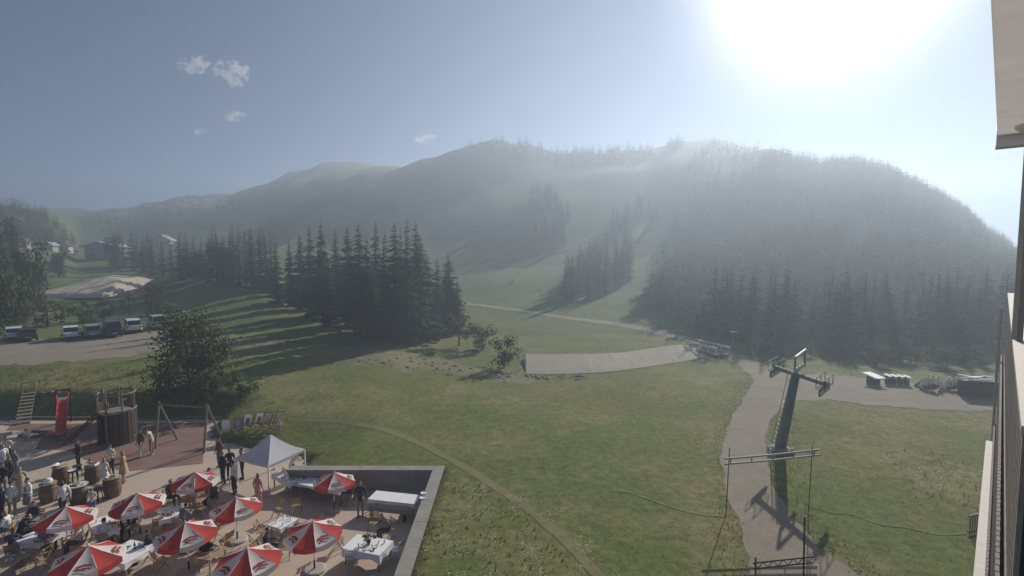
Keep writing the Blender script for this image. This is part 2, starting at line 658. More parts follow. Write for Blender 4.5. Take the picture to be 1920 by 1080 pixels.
# the spruce grove in the middle of the meadow: base pixel, tip row
ORD = ['first', 'second', 'third', 'fourth', 'fifth', 'sixth', 'seventh', 'eighth', 'ninth', 'tenth', 'eleventh', 'twelfth', 'thirteenth', 'fourteenth', 'fifteenth']
GROVE = [(520, 570, 455), (545, 574, 448), (584, 594, 425), (606, 600, 418), (632, 596, 432), (566, 582, 440), (655, 612, 428), (676, 626, 420),
         (690, 630, 445), (706, 606, 418), (722, 632, 438), (742, 640, 420), (764, 646, 414), (782, 640, 418), (800, 634, 478), (822, 628, 486), (842, 620, 476),
         (858, 624, 520), (618, 610, 480), (700, 640, 500), (752, 600, 430), (790, 606, 440)]
for i, (px, pb, pt) in enumerate(GROVE):
    p = ground(px, pb, -0.1)
    h = z_of(pt, p.y) - p.z
    k = sorted(g[0] for g in GROVE).index(px)
    lab = ('%s spruce, %s from the left in the grove on the meadow' % ('tall dark' if h > 9 else 'short bushy', ORD[k])) if k < 11 else \
        ('%s spruce, %s from the right in the grove on the meadow' % ('tall dark' if h > 9 else 'short bushy', ORD[len(GROVE) - 1 - k]))
    spruce(p, h, lab, 'spruces of the meadow grove', True, 1.0 if h > 9 else 1.2)

# woods at the head of the field, left
WOOD_L = [(232, 500, 438), (250, 508, 428), (268, 512, 440), (286, 516, 444), (306, 516, 446), (322, 518, 440), (338, 520, 432), (352, 522, 436), (366, 524, 440), (380, 526, 446), (394, 528, 434),
          (408, 530, 428), (420, 532, 440), (434, 534, 430), (448, 536, 420), (462, 538, 424), (474, 540, 430), (488, 543, 424), (500, 548, 432), (258, 500, 436), (280, 505, 430), (400, 520, 420), (440, 524, 415), (470, 528, 418), (510, 556, 440),
          (215, 496, 452), (222, 505, 460)]
for px, pb, pt in WOOD_L:
    p = ground(px, pb, -0.1)
    k = sorted(g[0] for g in WOOD_L).index(px)
    lab = 'dark spruce, %s from the %s in the wood above the left field' % ((ORD[k], 'left') if k < 14 else (ORD[len(WOOD_L) - 1 - k], 'right'))
    spruce(p, max(4, z_of(pt, p.y) - p.z), lab, 'spruces along the upper edge of the left field', False, 1.1)
for px, pb, pt, wh in [(372, 524, 470, 'second from the left'), (415, 531, 450, 'second from the right'), (425, 533, 462, 'rightmost'), (352, 521, 478, 'leftmost')]:
    p = ground(px, pb, -0.1)
    tree('birch_tree', TREES_TALL[px % 2], p, z_of(pt, p.y) - p.z, (z_of(pt, p.y) - p.z) * .9, 'slim paler leafy tree, %s of four before the dark spruce wood' % wh, 'tree', 'leafy trees at the wood edge')

# scattered groups on the ski slope: polygon of bases, count, height
SLOPE = [('spruce in the large clump halfway up the grassy slope', 'spruces of the large clump on the slope', [(1062, 545), (1095, 490), (1130, 470), (1185, 470), (1182, 520), (1120, 565), (1060, 575)], 46, 12.5),
         ('spruce in the narrow row climbing the grassy slope', 'spruces of the narrow row on the slope', [(985, 450), (1060, 410), (1075, 420), (1068, 455), (1000, 462)], 18, 12),
         ('spruce in the high clump below the ridge', 'spruces of the high clump below the ridge', [(840, 375), (880, 350), (900, 360), (870, 385), (800, 400)], 14, 12),
         ('spruce in the high row right of centre on the slope', 'spruces of the high row on the slope', [(985, 375), (1025, 360), (1050, 395), (1000, 402)], 16, 12),
         ('spruce standing with one other on the open slope', 'lone spruces on the open slope', [(722, 392), (740, 390), (738, 402), (722, 402)], 3, 12),
         ('spruce below the saddle of the ridge', 'spruces below the saddle', [(1130, 420), (1200, 380), (1240, 390), (1230, 430), (1150, 440)], 16, 11),
         ('spruce in the dark strip left of the ski slope', 'spruces of the dark strip beside the ski slope', [(485, 440), (560, 395), (690, 350), (705, 362), (600, 410), (520, 470), (485, 470)], 70, 11)]


def scatter(poly, n, rr, ymin=60, ymax=300, gap=1.7):
    us = [p[0] for p in poly]
    out = []
    tries = 0
    while len(out) < n and tries < 60000:
        tries += 1
        y = math.sqrt(rr.uniform(ymin ** 2, ymax ** 2))
        u = rr.uniform(min(us), max(us))
        x = (u - 960) / FPX * y
        z = float(zt(x, y))
        if not inside(poly, *proj(x, y, z)): continue
        if any((x - q[0]) ** 2 + (y - q[1]) ** 2 < gap * gap for q in out[-400:]): continue
        out.append((x, y, z))
    return out


def merged(name, pts, hs, src, m, label=None, cat=None):
    """many far trees as one object"""
    V, F = [], []
    for p, h in zip(pts, hs):
        b = rnd.choice(src)
        v = np.array(b.v)
        a = rnd.uniform(0, 6.28)
        w = h * rnd.uniform(1.1, 1.75)
        q = np.stack([(v[:, 0] * math.cos(a) - v[:, 1] * math.sin(a)) * w + p[0], (v[:, 0] * math.sin(a) + v[:, 1] * math.cos(a)) * w + p[1], v[:, 2] * h + p[2] - .2], -1)
        off = sum(len(x) for x in V) if len(V) < 1 else base
        V.append(q)
        F += [tuple(i + off for i in f) for f in b.f]
        base = off + len(q)
    me = bpy.data.meshes.new(name)
    me.from_pydata(np.concatenate(V).tolist(), [], F)
    me.materials.append(m)
    o = link_mesh(name, me)
    return tag(o, label, cat, kind='stuff')


for lab, grp, poly, n, h in SLOPE[:-1]:
    for p in scatter(poly, n, rnd, 85, 290):
        spruce(Vector(p), h * .62 * rnd.uniform(.7, 1.2), lab, grp, False, 1.15)
pl = scatter(SLOPE[-1][2], 320, rnd, 90, 330, 1.3)
merged('slope_wood', pl, [rnd.uniform(4, 7.5) for _ in pl], SPRUCE_LO, M['spruce'])

# ridge line spruces
pl = []
for u, n in ((975, 10), (1000, 7), (1048, 12), (1075, 6), (1085, 16), (1110, 14), (1140, 15), (1170, 12), (1205, 8), (1260, 10), (890, 6), (940, 8), (1020, 5)):
    for k in range(n * 3):
        uu = u + rnd.uniform(-15, 15)
        y = rnd.uniform(262, 292)
        x = (uu - 960) / FPX * y
        pl.append((x, y, float(zt(x, y))))
merged('ridge_trees', pl, [rnd.uniform(2.5, 7.5) for _ in pl], SPRUCE_LO, M['spruce'])

FOREST = [(1400, 640), (1330, 626), (1250, 600), (1218, 575), (1222, 540), (1262, 500), (1290, 470), (1262, 430), (1300, 385), (1340, 350), (1420, 320), (1440, 288), (1490, 297), (1540, 310), (1600, 306), (1660, 320),
          (1720, 350), (1800, 395), (1860, 446), (1910, 480), (1990, 520), (1990, 640), (1900, 650), (1500, 648)]
pts = scatter(FOREST, 5200, random.Random(5), 62, 229, 1.15)
pts.sort(key=lambda p: p[1])
for p in pts[:130]:
    spruce(Vector((p[0], p[1], p[2] - .2)), rnd.uniform(4.5, 10.5), 'tall dark spruce in the front rows of the forest on the steep right mountain', 'spruces in the front of the right forest', False, rnd.uniform(1.0, 1.5))
merged('forest', pts[130:], [rnd.uniform(4.5, 8) * (1.15 if p[1] < 120 else .9) for p in pts[130:]], SPRUCE_LO, M['spruce'])
# wooded hill at the far left
pl = scatter([(-260, 385), (0, 388), (60, 400), (110, 415), (150, 445), (150, 470), (90, 462), (0, 470), (-260, 480)], 620, random.Random(6), 100, 240, 1.6)
merged('hillside_wood', pl, [rnd.uniform(4.5, 8) for _ in pl], SPRUCE_LO, M['spruce'])
pl = scatter([(150, 420), (260, 405), (420, 385), (480, 362), (480, 400), (330, 425), (200, 440)], 260, random.Random(8), 220, 425, 2.5)
merged('far_wood', pl, [rnd.uniform(4, 7) for _ in pl], SPRUCE_LO, M['spruce'])
pl = scatter([(1262, 400), (1290, 300), (1340, 266), (1440, 285), (1420, 330), (1340, 360)], 120, random.Random(9), 150, 290, 2.5)
merged('upper_wood', pl, [rnd.uniform(3, 6) for _ in pl], SPRUCE_LO, M['spruce'])

# low scrub scattered over the open slopes
pl = scatter([(560, 470), (700, 400), (860, 300), (1200, 300), (1250, 470), (1180, 580), (900, 560)], 240, random.Random(10), 95, 285, 2.0)
merged('slope_scrub', pl, [rnd.choice((.6, .8, 1.0, 1.4, 2.4)) for _ in pl], SPRUCE_LO, M['leaf_dark'])

# broad-leaved trees and shrubs
BROAD = [('broad leafy tree at the left edge behind the parked cars', 30, 622, 480, 80), ('tall dark leafy tree at the left edge behind the gravel heap', 60, 590, 440, 74),
         ('leafy tree left of the gravel heap with a pale crown', 15, 540, 410, 60), ('leafy tree close behind the leftmost parked cars', -10, 628, 470, 110),
         ('rounded leafy tree below the far chalets', 110, 520, 462, 40), ('dark leafy tree beside the big grey barn', 215, 500, 440, 34)]
for i, (lab, px, pb, pt, w) in enumerate(BROAD):
    p = ground(px, pb, -.1)
    k = p.y / FPX
    tree('leafy_tree', TREES_ROUND[i % 3], p, z_of(pt, p.y) - p.z, w * k, lab, 'tree')
SHR = [('big round leafy bush at the right end of the car park', 356, 728, 588, 150, 0, 2), ('bushy shrub beside the far right parked car', 285, 592, 523, 44, 0, 0), ('low shrub left of the tall bush behind the cars', 243, 590, 548, 30, 0, 0),
       ('dark shrub behind the white estate car', 90, 612, 560, 80, 0, 0), ('wide low shrub behind the parked cars in the middle', 150, 606, 562, 60, 0, 0), ('small shrub behind the dark van', 195, 600, 560, 40, 0, 0),
       ('leafy shrub on the meadow beside the spruce grove', 905, 655, 610, 66, 0, 0), ('dark leafy shrub at the right foot of the spruce grove', 860, 648, 585, 70, 2, 0), ('low shrub beside the end of the pale apron', 945, 690, 630, 66, 0, 0),
       ('bushy shrub in front of the spruce grove', 800, 640, 590, 60, 2, 0), ('tall weeds on the bank left of the deck chairs', 400, 760, 690, 80, 0, 0), ('leafy weeds on the bank beside the big bush', 450, 745, 700, 70, 0, 0)]
for i, (lab, px, pb, pt, w, kind, sub) in enumerate(SHR):
    p = ground(px, pb, -.1)
    k = p.y / FPX
    if i == 0:
        p.z -= .9
        b, cl = crown_blob(333, 7000, .02, lambda z: math.sqrt(max(0, 1 - ((z - .3) / .74) ** 2)) * .56, 34)
        pair = (b.mesh('leaf_crown', M['leaf_dark']), limbs(cl, .015).mesh('trunk', M['bark']))
    else: pair = (SHRUBS, SHRUBS_PALE, SHRUBS_DARK)[kind][i % 3]
    tree('leafy_bush', pair, p, z_of(pt, p.y) - p.z, w * k, lab, 'bush')
# pale shrubs along the foot of the right forest
for i in range(34):
    px = 1420 + i * 14 + rnd.uniform(-6, 6)
    p = ground(px, rnd.uniform(656, 676) + (px - 1420) * .035, -.1)
    h = rnd.uniform(1.0, 2.6)
    tree('leafy_bush', SHRUBS_PALE[i % 3] if i % 3 else SHRUBS[i % 3], p, h, h * rnd.uniform(.9, 1.4), 'pale green bush along the foot of the dark right forest', 'bush', 'bushes along the foot of the right forest')

# ------------------------------------------------------------------ roads, paths and hard ground
def gravel_material(name, c0, c1, c2):
    """stony ground: broad worn patches, mid-size blotches and single pale stones"""
    m = bpy.data.materials.new(name)
    m.use_nodes = True
    n, l = m.node_tree.nodes, m.node_tree.links
    bs = n['Principled BSDF']
    bs.inputs['Roughness'].default_value = 0.95
    bs.inputs['Specular IOR Level'].default_value = 0.15
    g = n.new('ShaderNodeNewGeometry')
    last = None
    for i, (sc, p0, p1, col) in enumerate(((.22, .4, .62, c1), (1.6, .48, .66, c0), (9.0, .55, .68, c2))):
        t = n.new('ShaderNodeTexNoise')
        t.inputs['Scale'].default_value = sc
        t.inputs['Detail'].default_value = 8
        t.inputs['Roughness'].default_value = .7
        l.new(g.outputs['Position'], t.inputs['Vector'])
        r = n.new('ShaderNodeMapRange')
        r.inputs['From Min'].default_value = p0
        r.inputs['From Max'].default_value = p1
        r.inputs['To Max'].default_value = .8
        l.new(t.outputs[0], r.inputs['Value'])
        x = n.new('ShaderNodeMix')
        x.data_type = 'RGBA'
        l.new(r.outputs[0], x.inputs[0])
        if last is None: x.inputs[6].default_value = (*c0, 1)
        else: l.new(last, x.inputs[6])
        x.inputs[7].default_value = (*col, 1)
        last = x.outputs[2]
    l.new(last, bs.inputs['Base Color'])
    bp = n.new('ShaderNodeBump')
    bp.inputs['Strength'].default_value = .6
    bp.inputs['Distance'].default_value = .05
    l.new(t.outputs[0], bp.inputs['Height'])
    l.new(bp.outputs[0], bs.inputs['Normal'])
    return m


M['gravel'] = gravel_material('gravel', (0.245, 0.212, 0.165), (0.32, 0.28, 0.225), (0.45, 0.405, 0.335))
M['paving'] = mat('paving', (0.50, 0.405, 0.325), 0.9, 0.07, 0.5, 0.15, coords='World', detail=10)
M['rubber'] = mat('red_rubber', (0.24, 0.145, 0.122), 0.9, 0.2, 0.9, 0.1, coords='World', detail=8)
M['concrete'] = mat('concrete', (0.30, 0.285, 0.26), 0.9, 0.2, 1.4, 0.2, coords='World', detail=8)
M['dark_concrete'] = mat('dark_concrete', (0.30, 0.275, 0.25), 0.9, 0.2, 1.4, 0.2, coords='World', detail=8)
M['apron'] = gravel_material('pale_apron', (0.36, 0.33, 0.255), (0.45, 0.42, 0.335), (0.29, 0.26, 0.20))
M['dry'] = mat('dry_turf', (0.15, 0.145, 0.06), 0.95, 0.2, 1.0, 0.4, col2=(0.21, 0.185, 0.10), coords='World', detail=9)
M['heap'] = mat('pale_gravel', (0.46, 0.40, 0.32), 0.95, 0.2, 1.0, 0.4, col2=(0.58, 0.52, 0.43), coords='World', detail=9)
M['stone'] = mat('stone', (0.22, 0.2, 0.17), 0.9, 0.25, 2.0, 0.3, obj_var=0.2)
M['wood'] = mat('weathered_wood', (0.26, 0.195, 0.12), 0.8, 0.25, 6, 0.1, obj_var=0.15)
M['wood_dark'] = mat('dark_wood', (0.075, 0.05, 0.034), 0.75, 0.3, 6, 0.1, obj_var=0.15)
M['wood_grey'] = mat('grey_wood', (0.23, 0.2, 0.165), 0.85, 0.2, 6, 0.1, obj_var=0.15)
M['steel'] = mat('galvanised_steel', (0.42, 0.43, 0.44), 0.5, 0.12, 8, metal=0.6)
M['mast'] = mat('mast_steel', (0.2, 0.2, 0.195), 0.6, 0.2, 3, metal=0.3)
M['dark_steel'] = mat('dark_steel', (0.05, 0.05, 0.05), 0.6, 0.2, 6, metal=0.4)
M['white'] = mat('white_paint', (0.72, 0.72, 0.70), 0.6, 0.06, 4)
M['cloth'] = mat('white_cloth', (0.8, 0.8, 0.81), 0.85, 0.05, 5)
M['tent'] = mat('tent_fabric', (0.62, 0.62, 0.66), 0.8, 0.05, 2, trans=0.25)
M['red'] = mat('red_plastic', (0.55, 0.045, 0.05), 0.35, 0.1, 3, spec=0.5)
M['red_fabric'] = mat('red_fabric', (0.56, 0.075, 0.065), 0.85, 0.1, 3, trans=0.35, obj_var=0.14)
M['white_fabric'] = mat('white_fabric', (0.78, 0.75, 0.72), 0.85, 0.07, 3, trans=0.35, obj_var=0.08)
M['print'] = mat('dark_red_print', (0.26, 0.04, 0.045), 0.8, 0.1, 5)
M['black'] = mat('black_rubber', (0.02, 0.02, 0.02), 0.8, 0.2, 6)


def resample(pts, n):
    pts = [np.array(p, float) for p in pts]
    d = [0]
    for a, b in zip(pts[:-1], pts[1:]): d.append(d[-1] + float(np.linalg.norm(b - a)))
    out = []
    for s in np.linspace(0, d[-1], n):
        k = min(len(d) - 2, max(0, int(np.searchsorted(d, s)) - 1))
        t = (s - d[k]) / max(1e-9, d[k + 1] - d[k])
        out.append(pts[k] * (1 - t) + pts[k + 1] * t)
    return out


def smooth_line(pts, n):
    """Catmull-Rom through the points"""
    P_ = [np.array(p, float) for p in pts]
    P_ = [2 * P_[0] - P_[1]] + P_ + [2 * P_[-1] - P_[-2]]
    out = []
    for i in range(1, len(P_) - 2):
        for t in np.linspace(0, 1, 9)[:-1]:
            a, b, c, d = P_[i - 1], P_[i], P_[i + 1], P_[i + 2]
            out.append(.5 * (2 * b + (c - a) * t + (2 * a - 5 * b + 4 * c - d) * t * t + (3 * b - a - 3 * c + d) * t ** 3))
    out.append(P_[-2])
    return resample(out, n)


def strip(name, left, right, m, n=60, across=8, lift=0.03, wob=0.25, kind='structure', **kw):
    """ground sheet between two edge lines given as picture points, following the terrain"""
    L = [ground(*p)[:2] for p in left]
    Rr = [ground(*p)[:2] for p in right]
    L, Rr = smooth_line(L, n), smooth_line(Rr, n)
    X, Y = np.zeros((n, across)), np.zeros((n, across))
    for i in range(n):
        wl_ = wob * (noise.noise(Vector((L[i][0] * .5, L[i][1] * .5, 3))) + .7 * noise.noise(Vector((L[i][0] * 1.9, L[i][1] * 1.9, 5))))
        wr_ = wob * (noise.noise(Vector((Rr[i][0] * .5, Rr[i][1] * .5, 9))) + .7 * noise.noise(Vector((Rr[i][0] * 1.9, Rr[i][1] * 1.9, 2))))
        for j in range(across):
            t = j / (across - 1)
            t = t * (1 - wr_ * .3 - wl_ * .3) + wl_ * .3
            p = L[i] * (1 - t) + Rr[i] * t
            X[i, j], Y[i, j] = p
    o = link_mesh(name, grid_mesh(name, X, Y, zt(X, Y) + lift * (.4 + .8 * sstep(58, 75, Y)), m))
    return tag(o, kind=kind, **kw)


strip('gravel_road', [(1405, 1100), (1392, 1000), (1365, 930), (1352, 850), (1372, 780), (1402, 735), (1412, 712), (1392, 690), (1362, 672), (1320, 652), (1262, 634), (1180, 616), (1100, 604), (1000, 589), (930, 579), (866, 571)],
      [(1640, 1100), (1550, 1035), (1500, 985), (1462, 935), (1440, 880), (1436, 820), (1450, 780), (1500, 742), (1470, 700), (1408, 674), (1350, 652), (1290, 632), (1200, 611), (1100, 598), (1000, 584), (930, 574), (866, 567)], M['gravel'], 380, 9)
strip('gravel_yard', [(1450, 704), (1560, 703), (1650, 712), (1750, 722), (1880, 730), (1980, 732)], [(1478, 752), (1560, 752), (1650, 762), (1750, 768), (1880, 772), (1990, 775)], M['gravel'], 140, 10, 0.05)
strip('car_park', [(-60, 640), (60, 637), (150, 630), (230, 622), (290, 611), (335, 602)], [(-60, 684), (60, 684), (150, 676), (230, 668), (300, 655), (350, 640)], M['gravel'], 110, 10, 0.05)
strip('dirt_track', [(300, 612), (345, 602), (352, 594), (330, 580), (305, 568)], [(335, 612), (362, 604), (362, 594), (340, 577), (312, 565)], M['gravel'], 30, 4, 0.07)
strip('dirt_track', [(215, 548), (240, 544), (258, 540)], [(222, 553), (248, 549), (262, 542)], M['gravel'], 14, 4, 0.07)
strip('worn_track', [(540, 784), (640, 788), (740, 808), (830, 848), (910, 893), (990, 945), (1070, 1010), (1140, 1085)], [(540, 790), (640, 795), (735, 815), (822, 855), (900, 902), (978, 955), (1056, 1022), (1118, 1090)], M['dry'], 160, 5, 0.03, 0.5)
strip('dry_bank', [(400, 618), (480, 636), (560, 646), (640, 648), (720, 655), (800, 668), (900, 690), (1010, 712)], [(405, 640), (480, 656), (560, 664), (640, 672), (720, 684), (800, 694), (890, 706), (990, 722)], M['dry'], 150, 7, 0.04, 1.0)


strip('slope_track', [(962, 497), (1010, 480), (1060, 466), (1110, 440), (1150, 425), (1180, 404)], [(964, 501), (1012, 484), (1062, 470), (1113, 444), (1153, 428), (1184, 407)], M['dry'], 80, 4, 0.12)
strip('slope_track', [(600, 398), (680, 372), (740, 366), (820, 352)], [(602, 401), (681, 375), (741, 369), (822, 355)], M['dry'], 70, 4, 0.15)


def flat_poly(name, pts, z, m, **kw):
    me = bpy.data.meshes.new(name)
    bm = bmesh.new()
    vs_ = [bm.verts.new((p[0], p[1], z)) for p in pts]
    f = bm.faces.new(vs_)
    if f.normal.z < 0: f.normal_flip()
    bmesh.ops.triangulate(bm, faces=bm.faces[:])
    bm.to_mesh(me)
    bm.free()
    me.materials.append(m)
    return tag(link_mesh(name, me), kind='structure', **kw)


flat_poly('terrace_floor', EDGE, 0.0, M['paving'])
flat_poly('rubber_mat', [at_z(px, py, 0) for px, py in [(12, 807), (22, 795), (386, 793), (380, 869), (236, 884), (190, 874), (154, 859), (130, 844), (66, 842), (80, 818), (88, 807)]], 0.012, M['rubber'])
b = MB()
for i in range(28):
    b.box((-70 + i * 1.73 + .86, 37.62 + .02 * (i % 3), .07), (1.70, .14, .2 + .02 * (i % 2)))
tag(b.build('timber_edging', M['wood_grey']), 'low weathered timber edging along the back of the playground', 'edging', kind=None)

# stones on the dry bank and the playground slope
def stone_mesh(seed):
    r = random.Random(seed)
    bm = bmesh.new()
    bmesh.ops.create_icosphere(bm, subdivisions=1, radius=.5)
    for v in bm.verts: v.co *= r.uniform(.7, 1.2)
    for v in bm.verts: v.co.z *= .6
    me = bpy.data.meshes.new('stone')
    bm.to_mesh(me)
    bm.free()
    me.materials.append(M['stone'])
    return me


STONES = [stone_mesh(i) for i in range(5)]
sv, sf = [], []
r5 = random.Random(55)
for k in range(1100):
    t = r5.random()
    if k < 330: px, py = 400 + 560 * t, 624 + 80 * t + r5.uniform(-8, 16)
    elif k < 430: px, py = r5.uniform(60, 390), r5.uniform(733, 785)
    elif k < 520: px, py = 985 + r5.uniform(0, 120), r5.uniform(703, 712)
    else:
        q = r5.choice(((1400, 1060), (1392, 1000), (1366, 930), (1354, 850), (1373, 785), (1402, 737), (1600, 1070), (1548, 1032), (1498, 984), (1462, 936), (1441, 880), (1560, 752), (1650, 762), (1750, 769)))
        px, py = q[0] + r5.gauss(0, 14), q[1] + r5.gauss(0, 22 if q[0] < 1540 else 5)
    p = ground(px, py)
    s = r5.choice((.15, .2, .25, .5)) * r5.uniform(.6, 1.2) * (1 if k < 520 else .22)
    me = STONES[k % 5]
    off = len(sv)
    a = r5.uniform(0, 6.28)
    for v in me.vertices:
        sv.append((p.x + s * (v.co.x * math.cos(a) - v.co.y * math.sin(a)), p.y + s * (v.co.x * math.sin(a) + v.co.y * math.cos(a)), p.z + s * v.co.z))
    sf += [tuple(i + off for i in q.vertices) for q in me.polygons]
me = bpy.data.meshes.new('loose_stones')
me.from_pydata(sv, [], sf)
me.materials.append(M['stone'])
tag(link_mesh('loose_stones', me), kind='stuff')

# rocky outcrops on the far mountain
sv, sf = [], []
for k in range(150):
    px, py = 375 + r5.gauss(0, 48), 385 + r5.gauss(0, 8)
    p = ground(px, py)
    if p.y > 425: continue
    s = r5.uniform(1.2, 4.5)
    me = STONES[k % 5]
    off = len(sv)
    for v in me.vertices: sv.append((p.x + s * 1.6 * v.co.x, p.y + s * v.co.y, p.z + s * v.co.z))
    sf += [tuple(i + off for i in q.vertices) for q in me.polygons]
me = bpy.data.meshes.new('rock_outcrops')
me.from_pydata(sv, [], sf)
me.materials.append(M['heap'])
tag(link_mesh('rock_outcrops', me), kind='stuff')

# pale stony apron below the track
top = [ground(*p) for p in [(986, 674), (1050, 674), (1150, 672), (1225, 662), (1290, 653), (1326, 650)]]
bot = [ground(*p) for p in [(986, 701), (1045, 702), (1150, 697), (1250, 683), (1335, 669), (1368, 668)]]
n = 40
T_, B_ = smooth_line([p[:2] for p in top], n), smooth_line([p[:2] for p in bot], n)
b = MB()
for i in range(n - 1):
    q = []
    for k in (i, i + 1):
        tx, bx = T_[k], B_[k]
        hgt = .55 * min(1, (n - 1 - k) / 8)
        q.append([Vector((*bx, float(zt(*bx)) + .04))] +
                 [Vector((*(bx * (1 - t) + tx * t), float(zt(*(bx * (1 - t) + tx * t))) + .04 + hgt * t + .05 * noise.noise(Vector((bx[0] * 2, t * 9, 4))))) for t in (.25, .5, .75, 1.0)] + [Vector((*(tx + np.array((0, .5))), float(zt(*tx)) - .1))])
    for j in range(5):
        b.add([q[0][j], q[1][j], q[1][j + 1], q[0][j + 1]], [(0, 1, 2, 3)])
tag(b.build('stone_apron', M['apron']), kind='structure')

# gravel heap beyond the cars
c = ground(146, 557)
w = 66 * c.y / FPX
hh = z_of(527, c.y + 3) - c.z
N_ = 34
X, Y = np.meshgrid(np.linspace(-1.05, 1.05, N_ * 2), np.linspace(-1, 1, N_))
prof = np.clip(1 - np.maximum(np.abs(X) ** 1.5, np.abs(Y)) + .0, 0, 1)
prof = np.minimum(prof * 1.25, 1.0 - .25 * X)
nz_ = np.array([[noise.noise(Vector((x * 5, y * 4, 2))) * .08 + noise.noise(Vector((x * 16, y * 12, 2))) * .03 for x in X[0]] for y in Y[:, 0]])
Z = (prof + nz_ * (prof > .03)) * hh
me = grid_mesh('gravel_heap', X * w, Y * 15, np.where(prof <= 0, -.5, Z), M['heap'])
tag(link_mesh('gravel_heap', me, None, (c.x, c.y + 12, float(zt(c.x, c.y + 9)) - .6)), 'wide pale heap of gravel beyond the parked cars', 'gravel heap')

# ------------------------------------------------------------------ terrace wall
wall = tag(empty('terrace_wall', (-3.87, 18, 0)), 'low concrete wall with pale coping round the sunken terrace corner', 'wall')
b = MB()
b.box((0, -1.5 + .005, .42), (.44, 19.1, 1.3))
b.box((-4.1, 8.3, .42), (7.64, .44, 1.3))
b.build('wall_body', M['dark_concrete'], wall)
cs = None
for i in range(10):
    y0 = 8.57 - 1.9 * i - .95
    o = MB()
    o.box((0, 0, 0), (.56, 1.885, .08))
    if cs is None: cs = o.mesh('coping_slab', M['concrete'])
    link_mesh('coping_slab', cs, wall, (0, y0, 1.11 + .003 * (i % 3)))
cs2 = MB()
cs2.box((0, 0, 0), (1.885, .56, .08))
cs2 = cs2.mesh('coping_slab', M['concrete'])
for i in range(4):
    link_mesh('coping_slab', cs2, wall, (.28 - .95 - .565 - 1.9 * i, 8.29, 1.11 + .003 * (i % 2)))

# ------------------------------------------------------------------ playground
def rod(mbd, a, b_, r=.05, n=7, mi=0): mbd.tube([a, b_], r, n, mi)


g0 = at_z(42, 796, 0)
q = at_z(54, 736, 1.42) - g0
rmp = tag(empty('climbing_ramp', g0, math.atan2(-q.x, q.y)), 'sloping grey plank climbing ramp with a rail at its top', 'climbing ramp')
Lr, Hr = q.xy.length, 1.42
pk = None
for i in range(9):
    t = (i + .5) / 9
    o = MB()
    o.box((0, 0, 0), (.82, .24, .05), rx=math.atan2(Hr, Lr))
    if pk is None: pk = o.mesh('plank', M['wood_grey'])
    link_mesh('plank', pk, rmp, (0, t * Lr, .06 + t * Hr))
for s in (-.36, .36):
    o = MB()
    rod(o, (s, 0, 0), (s, Lr, Hr), .06)
    o.build('beam', M['wood_dark'], rmp)
    o = MB()
    rod(o, (s, Lr, .2), (s, Lr, Hr + .85), .045)
    o.build('post', M['wood'], rmp)
o = MB()
rod(o, (-.4, Lr, Hr + .8), (.4, Lr, Hr + .8), .04)
o.build('rail', M['wood'], rmp)

g0 = at_z(113, 822, 0)
q = at_z(122, 738, 1.7) - g0
sl = tag(empty('slide', g0, math.atan2(-q.x, q.y)), 'bright red playground slide running down the bank from a brown frame', 'slide')
pts = [(0, 0, .22), (0, .5, .24), (.0, 1.0, .42), (.0, 2.6, 1.18), (.0, 3.6, 1.66), (.0, 4.1, 1.72)]
b = MB()
W = .26
sec = [(-W - .03, .2), (-W - .03, .22), (-W, .2), (-W + .02, 0.03), (0, 0), (W - .02, 0.03), (W, .2), (W + .03, .22), (W + .03, .2), (W + .02, -.03), (0, -.05), (-W - .02, -.03)]
rings = [[Vector((p[0] + s[0], p[1], p[2] + s[1])) for s in sec] for p in pts]
ns = len(sec)
b.add([q for r_ in rings for q in r_], [(i * ns + k, i * ns + (k + 1) % ns, (i + 1) * ns + (k + 1) % ns, (i + 1) * ns + k) for i in range(len(pts) - 1) for k in range(ns)])
b.build('chute', M['red'], sl)
for s in (-.38, .38):
    o = MB()
    o.box((s, 4.15, 1.15), (.11, .11, 2.5))
    o.build('post', M['wood_dark'], sl)
    o = MB()
    o.tube([(s * .8, 3.3, 1.6), (s * .85, 3.5, 2.05), (s * .9, 4.05, 2.2)], .035, 7)
    o.build('handrail', M['red'], sl)
o = MB()
o.box((0, 4.15, 2.43), (.86, .12, .1))
o.build('crossbar', M['wood_dark'], sl)
o = MB()
o.box((0, 4.6, 1.66), (.8, .9, .08))
o.build('platform', M['wood_grey'], sl)

g0 = at_z(222, 828, 0)
tw = tag(empty('play_tower', g0), 'round dark timber play tower with a pale ring rail on top', 'play tower')
RT = 1.03
st = None
for i in range(26):
    a = 2 * math.pi * i / 26
    o = MB()
    o.box((0, 0, 0), (.21, .045, 2.05))
    if st is None: st = o.mesh('stave', M['wood_dark'])
    if i not in (18, 19, 20): link_mesh('stave', st, tw, (RT * math.cos(a), RT * math.sin(a), 1.06), a + math.pi / 2)
o = MB()
o.lathe([(.02, 2.06), (RT - .05, 2.06), (RT - .05, 2.13), (.02, 2.13)], 26)
o.build('platform', M['wood_grey'], tw)
for z_, rr_ in ((2.22, .05), (3.3, .06)):
    o = MB()
    ring = [(1.05 * math.cos(2 * math.pi * k / 30), 1.05 * math.sin(2 * math.pi * k / 30), z_) for k in range(31)]
    o.tube(ring, rr_, 7)
    o.build('ring_rail', M['wood'], tw)
pm = MB()
pm.tube([(0, 0, 0), (0, 0, 3.55)], .06, 8)
pm = pm.mesh('post', M['wood_grey'])
for i in range(7):
    a = 2 * math.pi * i / 7 + .3
    link_mesh('post', pm, tw, (.98 * math.cos(a), .98 * math.sin(a), 0))
for i in range(5):
    o = MB()
    o.box((-.25 + i * .13, -RT - .02, 2.72), (.1, .03, .55))
    o.build('panel_board', M['wood'], tw)
